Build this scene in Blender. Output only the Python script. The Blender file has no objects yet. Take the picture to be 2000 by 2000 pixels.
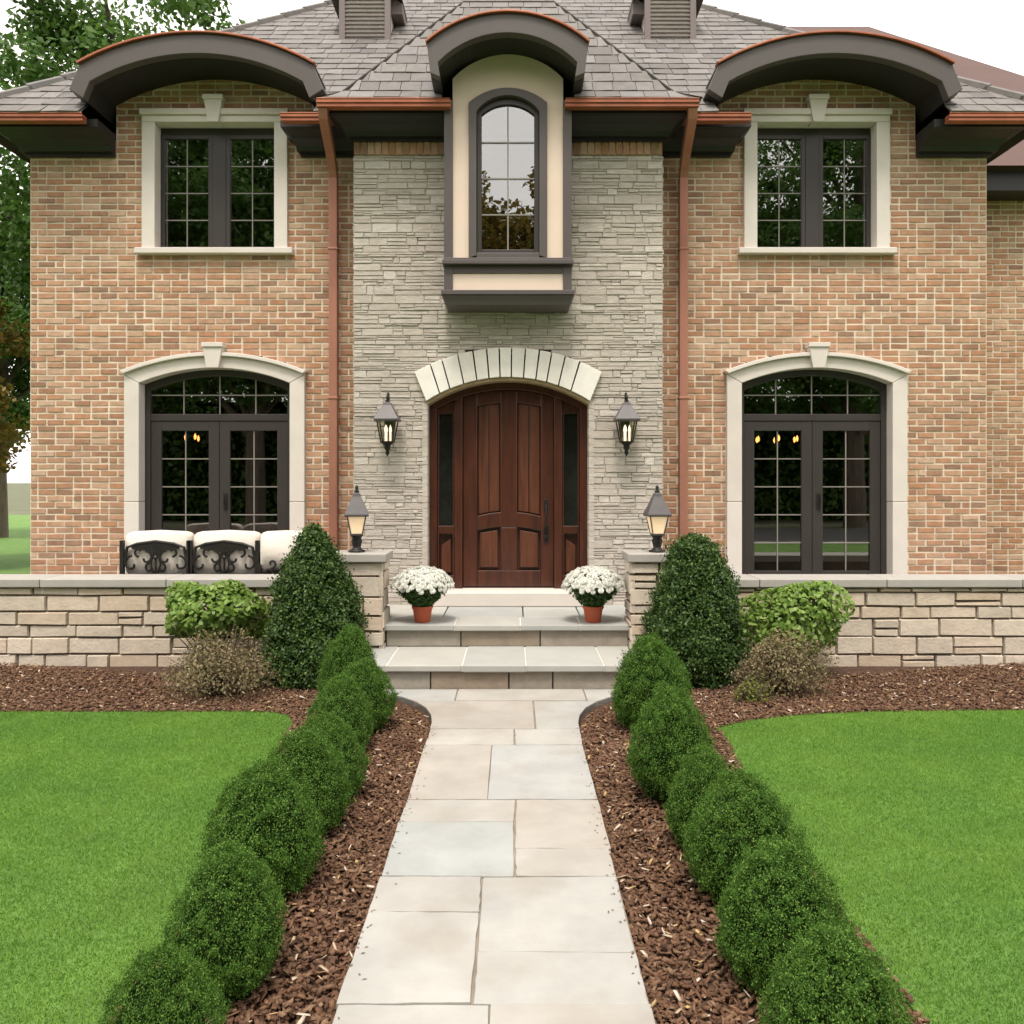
import bpy, math, random
import numpy as np
from mathutils import Vector, Matrix

random.seed(7)
RNG = np.random.default_rng(11)
C = bpy.context.scene.collection
SC = bpy.context.scene
rad = math.radians

# ------------------------------------------------------------------ camera
CAMX, EYE, F = 0.068, 1.70, 1500.0
cam_d = bpy.data.cameras.new('camera')
cam = bpy.data.objects.new('camera', cam_d); C.objects.link(cam)
cam.location = (CAMX, 0, EYE); cam.rotation_euler = (rad(90), 0, 0)
cam_d.sensor_width = 36; cam_d.lens = 36 * F / 1932
cam_d.shift_x = -0.0026; cam_d.shift_y = -0.0305
cam_d.clip_start = 0.05; cam_d.clip_end = 2000
SC.camera = cam
cy = SC.cycles; cy.max_bounces = 7; cy.diffuse_bounces = 3; cy.glossy_bounces = 3; cy.transmission_bounces = 4; cy.transparent_max_bounces = 10; cy.caustics_reflective = False; cy.caustics_refractive = False
SC.render.resolution_x = SC.render.resolution_y = 1024

# ------------------------------------------------------------------ light
SUN_EL, SUN_AZ = rad(66), rad(188)          # azimuth from +Y clockwise: behind and left of the camera
w = bpy.data.worlds.new('World'); SC.world = w; w.use_nodes = True
wn, wl = w.node_tree.nodes, w.node_tree.links
bg = wn['Background']
sky = wn.new('ShaderNodeTexSky'); sky.sky_type = 'NISHITA'; sky.sun_disc = False
sky.sun_elevation = SUN_EL; sky.sun_rotation = SUN_AZ
sky.dust_density = 3.0; sky.air_density = 1.2; sky.ozone_density = 1.0
hs = wn.new('ShaderNodeHueSaturation'); hs.inputs['Saturation'].default_value = 0.22
wl.new(sky.outputs[0], hs.inputs['Color'])
# overcast: a bright, softly mottled cloud layer covers most of the sky
wtc = wn.new('ShaderNodeTexCoord'); wno = wn.new('ShaderNodeTexNoise'); wno.inputs['Scale'].default_value = 2.5; wno.inputs['Detail'].default_value = 4
wl.new(wtc.outputs['Generated'], wno.inputs['Vector'])
wcr = ramp_w = wn.new('ShaderNodeValToRGB'); wcr.color_ramp.elements[0].position = .3; wcr.color_ramp.elements[1].position = .7
wcr.color_ramp.elements[0].color = (5.7, 5.4, 5.15, 1); wcr.color_ramp.elements[1].color = (7.6, 7.2, 6.85, 1)
wl.new(wno.outputs[0], wcr.inputs[0])
wmx = wn.new('ShaderNodeMix'); wmx.data_type = 'RGBA'; wmx.inputs[0].default_value = .85
wl.new(hs.outputs[0], wmx.inputs[6]); wl.new(wcr.outputs[0], wmx.inputs[7]); wl.new(wmx.outputs[2], bg.inputs['Color'])
bg.inputs['Strength'].default_value = 0.15
sl = bpy.data.lights.new('sun', 'SUN'); sun = bpy.data.objects.new('sun', sl); C.objects.link(sun)
sl.energy = 1.5; sl.angle = rad(14); sl.color = (1, 0.92, 0.82)
d = Vector((math.sin(SUN_AZ) * math.cos(SUN_EL), math.cos(SUN_AZ) * math.cos(SUN_EL), math.sin(SUN_EL)))
sun.rotation_euler = (-d).to_track_quat('-Z', 'Y').to_euler()
sun.location = d * 30
SC.view_settings.view_transform = 'Standard'; SC.view_settings.look = 'None'
SC.view_settings.exposure = 1.2; SC.view_settings.gamma = 1

# ------------------------------------------------------------------ materials
def new_mat(name):
    m = bpy.data.materials.new(name); m.use_nodes = True
    return m, m.node_tree.nodes, m.node_tree.links, m.node_tree.nodes['Principled BSDF']

def ramp(n, cols, const=False):
    r = n.new('ShaderNodeValToRGB')
    if const: r.color_ramp.interpolation = 'CONSTANT'
    e = r.color_ramp.elements
    while len(e) < len(cols): e.new(0.5)
    k = len(cols)
    for i, c in enumerate(cols):
        e[i].position = (i / k) if const else (i / max(1, k - 1))
        e[i].color = (*c, 1)
    return r

def surf(name, cols, rough=0.7, metal=0.0, island=True, nscale=6.0, namt=0.25, bscale=40.0, bstr=0.2,
         bdist=0.01, stretch=(1, 1, 1), spec=0.4, coat=0.0, stain=None):
    """cols: ramp driven by the random value of each separate piece (island) or by large noise."""
    m, n, l, p = new_mat(name)
    tc = n.new('ShaderNodeTexCoord'); mp = n.new('ShaderNodeMapping')
    mp.inputs['Scale'].default_value = stretch
    l.new(tc.outputs['Object'], mp.inputs['Vector'])
    no = n.new('ShaderNodeTexNoise'); no.inputs['Scale'].default_value = nscale; no.inputs['Detail'].default_value = 6
    no.inputs['Roughness'].default_value = 0.62
    l.new(mp.outputs[0], no.inputs['Vector'])
    r = ramp(n, cols)
    if island:
        g = n.new('ShaderNodeNewGeometry'); l.new(g.outputs['Random Per Island'], r.inputs[0])
    else:
        n2 = n.new('ShaderNodeTexNoise'); n2.inputs['Scale'].default_value = nscale * 0.35; n2.inputs['Detail'].default_value = 4
        l.new(mp.outputs[0], n2.inputs['Vector'])
        mr = n.new('ShaderNodeMapRange'); mr.inputs[1].default_value = 0.3; mr.inputs[2].default_value = 0.7
        l.new(n2.outputs[0], mr.inputs[0]); l.new(mr.outputs[0], r.inputs[0])
    v = n.new('ShaderNodeMapRange'); v.inputs[1].default_value = 0.25; v.inputs[2].default_value = 0.75
    v.inputs[3].default_value = 1 - namt; v.inputs[4].default_value = 1 + namt
    l.new(no.outputs[0], v.inputs[0])
    mx = n.new('ShaderNodeVectorMath'); mx.operation = 'SCALE'
    l.new(r.outputs[0], mx.inputs[0]); l.new(v.outputs[0], mx.inputs['Scale'])
    last = mx.outputs[0]
    if stain:
        n3 = n.new('ShaderNodeTexNoise'); n3.inputs['Scale'].default_value = stain[1]; n3.inputs['Detail'].default_value = 7
        l.new(tc.outputs['Object'], n3.inputs['Vector'])
        r3 = n.new('ShaderNodeMapRange'); r3.inputs[1].default_value = 0.5; r3.inputs[2].default_value = 0.72
        r3.inputs[3].default_value = 0; r3.inputs[4].default_value = stain[2]
        l.new(n3.outputs[0], r3.inputs[0])
        mm = n.new('ShaderNodeMix'); mm.data_type = 'RGBA'
        l.new(r3.outputs[0], mm.inputs[0]); l.new(last, mm.inputs[6]); mm.inputs[7].default_value = (*stain[0], 1)
        last = mm.outputs[2]
    l.new(last, p.inputs['Base Color'])
    p.inputs['Roughness'].default_value = rough; p.inputs['Metallic'].default_value = metal
    p.inputs['Specular IOR Level'].default_value = spec
    if coat: p.inputs['Coat Weight'].default_value = coat; p.inputs['Coat Roughness'].default_value = 0.15
    if bstr:
        nb = n.new('ShaderNodeTexNoise'); nb.inputs['Scale'].default_value = bscale; nb.inputs['Detail'].default_value = 5
        l.new(mp.outputs[0], nb.inputs['Vector'])
        b = n.new('ShaderNodeBump'); b.inputs['Strength'].default_value = bstr; b.inputs['Distance'].default_value = bdist
        l.new(nb.outputs[0], b.inputs['Height']); l.new(b.outputs[0], p.inputs['Normal'])
    return m

def leafmat(name, cols, trans=0.3, rough=0.45, spec=0.35):
    m, n, l, p = new_mat(name)
    g = n.new('ShaderNodeNewGeometry'); r = ramp(n, cols); l.new(g.outputs['Random Per Island'], r.inputs[0])
    l.new(r.outputs[0], p.inputs['Base Color']); p.inputs['Roughness'].default_value = rough
    p.inputs['Specular IOR Level'].default_value = spec
    t = n.new('ShaderNodeBsdfTranslucent'); l.new(r.outputs[0], t.inputs['Color'])
    mx = n.new('ShaderNodeMixShader'); mx.inputs[0].default_value = trans
    l.new(p.outputs[0], mx.inputs[1]); l.new(t.outputs[0], mx.inputs[2])
    l.new(mx.outputs[0], n['Material Output'].inputs['Surface'])
    return m

def glassmat(name, ior=2.0, tint=(0.75, 0.78, 0.76), wob=0.0):
    m, n, l, p = new_mat(name); n.remove(p)
    t = n.new('ShaderNodeBsdfTransparent'); t.inputs['Color'].default_value = (*tint, 1)
    g = n.new('ShaderNodeBsdfGlossy'); g.inputs['Roughness'].default_value = 0.0
    fr = n.new('ShaderNodeFresnel')
    gb = n.new('ShaderNodeNewGeometry'); mi = n.new('ShaderNodeMix'); mi.data_type = 'FLOAT'   # same reflectance from both faces of the thin pane
    mi.inputs[2].default_value = ior; mi.inputs[3].default_value = 1 / ior
    l.new(gb.outputs['Backfacing'], mi.inputs[0]); l.new(mi.outputs[0], fr.inputs['IOR'])
    if wob:
        tc = n.new('ShaderNodeTexCoord'); nb = n.new('ShaderNodeTexNoise'); nb.inputs['Scale'].default_value = 2.2
        nb.inputs['Detail'].default_value = 1.0
        l.new(tc.outputs['Object'], nb.inputs['Vector'])
        b = n.new('ShaderNodeBump'); b.inputs['Strength'].default_value = wob; b.inputs['Distance'].default_value = 0.02
        l.new(nb.outputs[0], b.inputs['Height']); l.new(b.outputs[0], g.inputs['Normal'])
    mx = n.new('ShaderNodeMixShader')
    l.new(fr.outputs[0], mx.inputs[0]); l.new(t.outputs[0], mx.inputs[1]); l.new(g.outputs[0], mx.inputs[2])
    l.new(mx.outputs[0], n['Material Output'].inputs['Surface'])
    return m

def emit(name, col, s):
    m, n, l, p = new_mat(name)
    p.inputs['Base Color'].default_value = (*col, 1)
    p.inputs['Emission Color'].default_value = (*col, 1); p.inputs['Emission Strength'].default_value = s
    return m

BRICK = surf('brick', [(.30, .155, .095), (.405, .215, .125), (.45, .26, .165), (.38, .19, .105), (.48, .31, .205), (.25, .145, .095), (.43, .23, .135), (.39, .20, .11), (.50, .35, .245), (.415, .235, .145)],
             .88, nscale=14, namt=.24, stain=((.27, .16, .10), 1.1, .4), bscale=90, bstr=.5, bdist=.004)
MORTAR = surf('mortar', [(.58, .475, .365), (.68, .585, .47)], .95, island=False, nscale=5, namt=.18, bscale=120, bstr=.4, bdist=.003)
LEDGE = surf('ledgestone', [(.43, .383, .33), (.475, .425, .37), (.45, .40, .348), (.505, .455, .398), (.44, .398, .352), (.57, .525, .465), (.46, .41, .352), (.485, .437, .38)],
             .85, nscale=9, namt=.22, bscale=30, bstr=.6, bdist=.012, stretch=(1, 1, 3.5))
LEDGEBACK = surf('ledge_joint', [(.38, .345, .295), (.43, .39, .335)], .95, island=False, bstr=0)
LIME = surf('limestone', [(.60, .548, .495), (.655, .605, .555)], .8, nscale=4, namt=.06, bscale=150, bstr=.12, bdist=.002)
VOUSS = surf('pale_stone', [(.64, .60, .53), (.78, .745, .68), (.70, .66, .59), (.75, .72, .66)], .75, nscale=7, namt=.1, bscale=60, bstr=.3, bdist=.004)
TANSTONE = surf('tan_stone', [(.52, .42, .315), (.57, .485, .385), (.50, .435, .355), (.60, .525, .43), (.55, .445, .345)], .85, nscale=8, namt=.16, bscale=35, bstr=.5, bdist=.01)
TANJOINT = surf('tan_joint', [(.15, .125, .10), (.20, .17, .14)], .95, island=False, bstr=0)
SOFFITSTONE = surf('brown_soffit_brick', [(.27, .19, .11), (.36, .27, .16), (.30, .21, .12)], .9, namt=.2, nscale=20, bscale=60, bstr=.5)
CAPSTONE = surf('bluestone_cap', [(.34, .322, .292), (.38, .362, .33)], .75, nscale=5, namt=.08, bscale=80, bstr=.2, bdist=.003)
STUCCO = surf('stucco', [(.69, .56, .455), (.72, .59, .485)], .9, island=False, nscale=3, namt=.04, bscale=220, bstr=.25, bdist=.002)
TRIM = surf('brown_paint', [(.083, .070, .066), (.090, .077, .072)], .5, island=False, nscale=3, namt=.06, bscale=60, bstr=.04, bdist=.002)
SHADETRIM = surf('shaded_brown_paint', [(.017, .0155, .0155), (.021, .019, .0185)], .5, island=False, nscale=3, namt=.08, bstr=.03)  # brown trim darkened near black: shade painted into soffits and cornices
SASH = surf('sash_paint', [(.034, .029, .027), (.040, .034, .031)], .45, island=False, nscale=3, namt=.06, bstr=.03)
MUNT = surf('muntin_paint', [(.20, .185, .165), (.24, .22, .195)], .4, island=False, nscale=3, namt=.06, bstr=0)
COPPER = surf('copper', [(.30, .095, .05), (.37, .13, .07)], .48, metal=.4, island=False, nscale=5, namt=.2, bscale=14, bstr=.05, stain=((.20, .085, .055), 3.0, .6))
COPPERPIPE = surf('weathered_copper', [(.34, .145, .095), (.40, .19, .135)], .5, metal=.3, island=False, nscale=3, namt=.12, bstr=.05, stain=((.24, .115, .09), 2.0, .6), stretch=(1, 1, .3))
SLATE = surf('slate', [(.105, .096, .089), (.14, .129, .12), (.16, .148, .137), (.12, .109, .10), (.18, .168, .157), (.13, .123, .119)], .7, nscale=12, namt=.2, bscale=50, bstr=.35, bdist=.006)
DECK = surf('roof_deck', [(.05, .045, .04), (.06, .055, .05)], .95, island=False, bstr=0)
WINGROOF = surf('brown_metal_roof', [(.075, .038, .030), (.09, .047, .037)], .7, metal=0, island=False, nscale=2, namt=.1, bstr=.03)
WOOD = surf('mahogany', [(.048, .0135, .0066), (.066, .0195, .0092), (.038, .0108, .0056)], .38, island=False, nscale=9, namt=.3, bscale=40, bstr=.08, bdist=.003, stretch=(3.5, 3.5, .35), coat=.25)
WOODPANEL = surf('mahogany_panel', [(.074, .0235, .0112), (.105, .035, .0165), (.056, .0175, .0088)], .42, island=False, nscale=9, namt=.3, bscale=40, bstr=.08, bdist=.003, stretch=(4, 4, .3), coat=.15)
IRON = surf('black_iron', [(.016, .014, .013), (.022, .019, .017)], .45, island=False, nscale=20, namt=.2, bstr=.1, metal=.3)
LAMPMETAL = surf('lamp_metal', [(.085, .078, .08), (.10, .092, .092)], .5, island=False, nscale=15, namt=.12, bstr=.05, metal=.2)
CUSHION = surf('white_canvas', [(.64, .585, .52), (.68, .625, .56)], .95, island=False, nscale=4, namt=.04, bscale=18, bstr=.25, bdist=.02)
PATHSTONE = surf('flagstone', [(.325, .30, .265), (.35, .326, .29), (.335, .34, .328), (.37, .348, .312), (.305, .322, .318), (.34, .338, .318), (.34, .315, .28)],
                 .7, nscale=2.6, namt=.16, bscale=9, bstr=.45, bdist=.014, stain=((.265, .23, .185), 2.3, .5))
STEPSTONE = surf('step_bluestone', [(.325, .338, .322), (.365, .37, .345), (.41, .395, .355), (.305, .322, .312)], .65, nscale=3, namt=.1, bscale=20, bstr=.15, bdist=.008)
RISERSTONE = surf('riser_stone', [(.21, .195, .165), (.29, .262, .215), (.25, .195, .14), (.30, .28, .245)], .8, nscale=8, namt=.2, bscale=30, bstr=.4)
JOINT = surf('sandy_joint', [(.22, .185, .145), (.29, .25, .20)], .95, island=False, bstr=0)
TERRA = surf('terracotta_plastic', [(.42, .085, .035), (.45, .10, .045)], .5, island=False, nscale=4, namt=.06, bstr=.03)
MULCHBED = surf('mulch_bed', [(.045, .024, .014), (.085, .043, .026)], .95, island=False, nscale=60, namt=.5, bscale=55, bstr=1.0, bdist=.02)
CHIP = surf('mulch_chip', [(.090, .042, .021), (.14, .070, .037), (.105, .050, .026), (.19, .106, .06), (.06, .028, .015), (.12, .063, .036), (.22, .135, .08)], .9, nscale=40, namt=.3, bscale=100, bstr=.4)
STRAW = surf('dry_litter', [(.36, .26, .16), (.50, .43, .36), (.42, .29, .12), (.30, .18, .10)], .8, nscale=20, namt=.2, bstr=0)
LAWN = surf('lawn_turf', [(.085, .18, .03), (.115, .215, .04)], .9, island=False, nscale=3, namt=.25, bscale=90, bstr=.8, bdist=.02)
BLADE = leafmat('grass_blade', [(.145, .305, .044), (.165, .33, .050), (.13, .285, .040), (.19, .345, .062)], .25, .55, .2)
def patchy(m, scale, lo, hi):
    n, l = m.node_tree.nodes, m.node_tree.links
    p = n['Principled BSDF']; src = p.inputs['Base Color'].links[0].from_socket
    tc = n.new('ShaderNodeTexCoord'); no = n.new('ShaderNodeTexNoise'); no.inputs['Scale'].default_value = scale; no.inputs['Detail'].default_value = 5
    l.new(tc.outputs['Object'], no.inputs['Vector'])
    r = n.new('ShaderNodeValToRGB'); r.color_ramp.elements[0].position = .32; r.color_ramp.elements[1].position = .7
    r.color_ramp.elements[0].color = (*lo, 1); r.color_ramp.elements[1].color = (*hi, 1)
    l.new(no.outputs[0], r.inputs[0])
    mx = n.new('ShaderNodeMix'); mx.data_type = 'RGBA'; mx.blend_type = 'MULTIPLY'; mx.inputs[0].default_value = 1
    l.new(src, mx.inputs[6]); l.new(r.outputs[0], mx.inputs[7])
    l.new(mx.outputs[2], p.inputs['Base Color'])
    for q in n:
        if q.type == 'BSDF_TRANSLUCENT': l.new(mx.outputs[2], q.inputs['Color'])
patchy(BLADE, 1.3, (.78, .84, .8), (1.22, 1.08, 1.0)); patchy(BLADE, 7.0, (.9, .92, .92), (1.06, 1.04, 1.04))
ASPHALT = surf('asphalt', [(.085, .083, .08), (.11, .107, .10)], .9, island=False, nscale=8, namt=.15, bscale=200, bstr=.3)
SOIL = surf('ground_turf', [(.075, .085, .04), (.10, .105, .055)], .95, island=False, nscale=.6, namt=.3, bstr=0)
BOX = leafmat('boxwood_leaf', [(.028, .075, .011), (.066, .155, .021), (.045, .112, .015), (.125, .245, .04), (.22, .35, .07)], .42, .55, .15)
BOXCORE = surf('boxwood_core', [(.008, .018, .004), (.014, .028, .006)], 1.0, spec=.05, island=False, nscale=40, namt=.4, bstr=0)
CONEL = leafmat('cone_leaf', [(.018, .05, .011), (.04, .088, .016), (.028, .068, .012), (.07, .13, .025), (.13, .19, .045)], .25, .45, .3)
HYDL = leafmat('broad_leaf', [(.09, .175, .025), (.16, .27, .042), (.25, .38, .08), (.13, .22, .034), (.36, .45, .15)], .35, .42, .3)
BARBL = leafmat('bronze_leaf', [(.16, .125, .06), (.27, .21, .115), (.13, .13, .05), (.38, .31, .19), (.16, .10, .06), (.20, .20, .085)], .3, .6, .2)
YGL = leafmat('yellow_green_leaf', [(.20, .22, .045), (.16, .20, .035), (.27, .26, .07)], .35, .5, .3)
MUML = leafmat('mum_leaf', [(.035, .085, .02), (.06, .12, .03), (.045, .10, .02)], .25, .5, .3)
PETAL = leafmat('white_petal', [(.82, .82, .76), (.86, .86, .80), (.80, .81, .72)], .3, .6, .2)
PETALC = surf('flower_eye', [(.55, .50, .14), (.60, .56, .2)], .8, bstr=0)
TREEL = leafmat('tree_leaf', [(.045, .105, .015), (.08, .165, .025), (.06, .13, .02), (.12, .21, .04)], .4, .5, .3)
AUTL = leafmat('autumn_leaf', [(.22, .15, .03), (.16, .15, .03), (.32, .19, .03), (.10, .12, .025)], .4, .5, .3)
BARK = surf('bark', [(.09, .07, .05), (.13, .10, .075)], .95, island=False, nscale=12, namt=.3, bscale=30, bstr=.7, bdist=.02, stretch=(1, 1, .25))
ROOM = surf('dark_room', [(.035, .03, .026), (.045, .04, .034)], .9, island=False, bstr=0)
FLOORM = surf('room_floor', [(.05, .035, .02), (.06, .04, .025)], .6, island=False, bstr=0)
GLASS = glassmat('window_glass', 3.0, (.55, .57, .55), wob=.02)
LAMPGLASS = glassmat('lamp_glass', 1.45, (.93, .90, .84))
DARKGLASS = surf('sidelight_glass', [(.012, .014, .012), (.02, .022, .018)], .06, island=False, nscale=5, namt=.4, bstr=0, spec=.6)
CANDLE = emit('lamp_candle', (1.0, .84, .68), .55)
FROST = emit('frosted_lamp', (.92, .68, .44), .16)
BULB = emit('chandelier_bulb', (1.0, .33, .08), 7)
VENTCREAM = surf('cream_paint', [(.66, .62, .56), (.7, .66, .6)], .7, island=False, bstr=.03)
LOUV = surf('louvre_paint', [(.15, .12, .115), (.17, .14, .13)], .5, island=False, nscale=3, namt=.06, bstr=.03)

# ------------------------------------------------------------------ mesh helpers
class MB:
    def __init__(s): s.v = []; s.f = []
    def add(s, vs, fs):
        o = len(s.v); s.v.extend(vs); s.f.extend([tuple(i + o for i in f) for f in fs]); return s
    def hexa(s, p):     # 8 points: bottom ring 0-3 (ccw from above), top ring 4-7
        return s.add(p, [(3, 2, 1, 0), (4, 5, 6, 7), (0, 1, 5, 4), (1, 2, 6, 5), (2, 3, 7, 6), (3, 0, 4, 7)])
    def box(s, x0, x1, y0, y1, z0, z1):
        return s.hexa([(x0, y0, z0), (x1, y0, z0), (x1, y1, z0), (x0, y1, z0), (x0, y0, z1), (x1, y0, z1), (x1, y1, z1), (x0, y1, z1)])
    def prism(s, pts, y0, y1):   # polygon in XZ extruded along Y; pts counter-clockwise seen from -Y
        n = len(pts)
        vs = [(x, y0, z) for x, z in pts] + [(x, y1, z) for x, z in pts]
        fs = [tuple(range(n)), tuple(range(2 * n - 1, n - 1, -1))]
        fs += [(i, i + n, (i + 1) % n + n, (i + 1) % n) for i in range(n)]
        return s.add(vs, fs)
    def slab(s, pts, z0, z1):    # polygon in XY (ccw from above) extruded in Z
        n = len(pts)
        vs = [(x, y, z0) for x, y in pts] + [(x, y, z1) for x, y in pts]
        fs = [tuple(range(n - 1, -1, -1)), tuple(range(n, 2 * n))]
        fs += [(i, (i + 1) % n, (i + 1) % n + n, i + n) for i in range(n)]
        return s.add(vs, fs)
    def band(s, inn, out, y0, y1):   # solid strip between two polylines in XZ
        n = len(inn)
        vs = [(x, y0, z) for x, z in inn] + [(x, y0, z) for x, z in out] + [(x, y1, z) for x, z in inn] + [(x, y1, z) for x, z in out]
        fs = []
        for i in range(n - 1):
            a, b, c, e = i, i + 1, n + i + 1, n + i
            A, B, Cc, E = a + 2 * n, b + 2 * n, c + 2 * n, e + 2 * n
            fs += [(a, e, c, b), (A, B, Cc, E), (a, b, B, A), (e, E, Cc, c)]
        fs += [(0, 2 * n, 3 * n, n), (n - 1, 2 * n - 1, 4 * n - 1, 3 * n - 1)]
        return s.add(vs, fs)
    def loft(s, rings):              # rings: lists of equal point count, closed ends
        n = len(rings[0]); vs = [p for r in rings for p in r]; fs = []
        for k in range(len(rings) - 1):
            for i in range(n):
                j = (i + 1) % n
                fs.append((k * n + i, k * n + j, (k + 1) * n + j, (k + 1) * n + i))
        fs.append(tuple(range(n - 1, -1, -1))); fs.append(tuple(range((len(rings) - 1) * n, len(rings) * n)))
        return s.add(vs, fs)
    def lathe(s, prof, seg=24, cx=0, cy=0, z=0, sq=False):
        rings = []
        for r, zz in prof:
            ring = []
            for i in range(seg):
                a = 2 * math.pi * (i + (.5 if sq else 0)) / seg
                rr = r * (math.sqrt(2) if sq else 1)
                ring.append((cx + rr * math.cos(a), cy + rr * math.sin(a), z + zz))
            rings.append(ring)
        return s.loft(rings)
    def tube(s, path, r, seg=8, twist=0.0):
        path = [Vector(p) for p in path]; n = len(path)
        rs = r if isinstance(r, (list, tuple)) else [r] * n
        rings = []; ref = None
        for i, p in enumerate(path):
            t = (path[min(i + 1, n - 1)] - path[max(i - 1, 0)]).normalized()
            if ref is None:
                ref = Vector((0, 0, 1)) if abs(t.z) < .9 else Vector((1, 0, 0))
            u = (ref - t * ref.dot(t))
            u = u.normalized() if u.length > 1e-6 else t.orthogonal().normalized()
            ref = u; v = t.cross(u)
            ring = []
            for k in range(seg):
                a = 2 * math.pi * k / seg + twist
                ring.append(tuple(p + (u * math.cos(a) + v * math.sin(a)) * rs[i]))
            rings.append(ring)
        return s.loft(rings)
    def build(s, name, mat, parent=None, bevel=0, smooth=False, fix=True):
        me = bpy.data.meshes.new(name); me.from_pydata(s.v, [], s.f)
        if fix:
            import bmesh
            bm = bmesh.new(); bm.from_mesh(me); bmesh.ops.recalc_face_normals(bm, faces=bm.faces); bm.to_mesh(me); bm.free()
        me.materials.append(mat)
        return link(name, me, parent, bevel, smooth)

def link(name, me, parent=None, bevel=0, smooth=False):
    o = bpy.data.objects.new(name, me); C.objects.link(o)
    if parent is not None:
        o.parent = parent
        if parent.get('world_verts'): o.location = -Vector(parent.location)
    if smooth: me.polygons.foreach_set('use_smooth', [True] * len(me.polygons))
    if bevel:
        b = o.modifiers.new('bevel', 'BEVEL'); b.width = bevel; b.segments = 2; b.limit_method = 'ANGLE'; b.angle_limit = rad(35)
        b.harden_normals = False
    return o

def thing(name, label, cat, loc=(0, 0, 0), rz=0, group=None, world=False):
    o = bpy.data.objects.new(name, None); C.objects.link(o); o.empty_display_size = .2
    o.location = loc; o.rotation_euler = (0, 0, rz)
    o['label'] = label; o['category'] = cat
    if group: o['group'] = group
    if world: o['world_verts'] = 1
    return o

def tag(o, label=None, cat=None, group=None, kind=None):
    if label: o['label'] = label
    if cat: o['category'] = cat
    if group: o['group'] = group
    if kind: o['kind'] = kind
    return o

def dup(root, loc, rz=None, label=None, scale=None):
    r = root.copy(); C.objects.link(r); r.location = loc
    if rz is not None: r.rotation_euler = (0, 0, rz)
    if scale is not None: r.scale = scale
    if label: r['label'] = label
    for ch in list(root.children):
        c = ch.copy(); C.objects.link(c); c.parent = r
        for g in list(ch.children):
            e = g.copy(); C.objects.link(e); e.parent = c
    return r

def X(px, y): return CAMX + (px - 971) * y / F
def Z(py, y): return EYE - (py - 907) * y / F

def arc(hw, zs, za, n=20, cx=0.0):        # circle arc through (-hw,zs),(0,za),(hw,zs)
    h = za - zs; R = (hw * hw + h * h) / (2 * h); a = math.asin(min(1, hw / R)); zc = za - R
    return [(cx + R * math.sin(-a + 2 * a * i / n), zc + R * math.cos(-a + 2 * a * i / n)) for i in range(n + 1)]

def arch(hw, z0, zs, za, n=20, cx=0.0):
    return [(cx - hw, z0)] + arc(hw, zs, za, n, cx) + [(cx + hw, z0)]

def circ_hw(hw, zs, za, z):
    h = za - zs; R = (hw * hw + h * h) / (2 * h); zc = za - R
    if z >= za: return 0
    return math.sqrt(max(0, R * R - (z - zc) ** 2))

def subtract(iv, bl):
    out = []
    for a, b in iv:
        segs = [(a, b)]
        for c, d_ in bl:
            nx = []
            for s0, s1 in segs:
                if d_ <= s0 or c >= s1: nx.append((s0, s1)); continue
                if c > s0: nx.append((s0, c))
                if d_ < s1: nx.append((d_, s1))
            segs = nx
        out += segs
    return [(a, b) for a, b in out if b - a > .012]

def jig(a): return random.uniform(-a, a)

def masonry(mb, mort, z0, z1, ivs, T, hrange, lrange, gap, depth, prot, offset_bond=False, jit=.002, soft=.0, split=0):
    """courses of separate stones; ivs(z)->list of (u0,u1); T(u,w,z)->xyz with w outward."""
    z = z0; row = 0
    while z < z1 - .012:
        h = random.uniform(*hrange)
        if z + h > z1: h = z1 - z
        zm = z + h / 2
        for a, b in ivs(zm):
            mort.add([T(a, 0, z), T(b, 0, z), T(b, 0, z + h), T(a, 0, z + h)], [(0, 1, 2, 3)])
            if offset_bond:
                L = lrange[0]; u = math.floor(a / L) * L + (L / 2 if row % 2 else 0) - L
            else: u = a
            while u < b - .01:
                L = lrange[0] if offset_bond else random.uniform(*lrange)
                if offset_bond and random.random() < .12: L2 = L / 2
                else: L2 = L
                s0, s1 = max(u, a), min(u + L2, b)
                if not offset_bond and b - s1 < lrange[0] * .6: s1 = b; L2 = s1 - u
                u += L2
                if s1 - s0 < gap * 2: continue
                if split and random.random() < split and h > .038:
                    f_ = random.uniform(.35, .65); parts_ = [(z, z + h * f_), (z + h * f_, z + h)]
                else: parts_ = [(z, z + h)]
                for zl, zh in parts_:
                  hh = zh - zl
                  g = gap / 2
                  w = depth + random.uniform(-prot, prot)
                  c = [s0 + g + jig(jit), s1 - g + jig(jit)]
                  zz = [zl + g + jig(jit), zl + g + jig(jit), zh - g + jig(jit), zh - g + jig(jit)]
                  wl, wr = w + jig(prot * .5), w + jig(prot * .5)
                  e = min(soft, (c[1] - c[0]) * .2, hh * .2)
                  vs = [T(c[0], -.01, zz[0]), T(c[1], -.01, zz[1]), T(c[1], -.01, zz[2]), T(c[0], -.01, zz[3])]
                  vs += [T(c[0] + e, wl, zz[0] + e), T(c[1] - e, wr, zz[1] + e), T(c[1] - e, wr + jig(prot * .4), zz[2] - e), T(c[0] + e, wl + jig(prot * .4), zz[3] - e)]
                  mb.add(vs, [(4, 5, 6, 7), (0, 1, 5, 4), (1, 2, 6, 5), (2, 3, 7, 6), (3, 0, 4, 7)])
        z += h; row += 1

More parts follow.
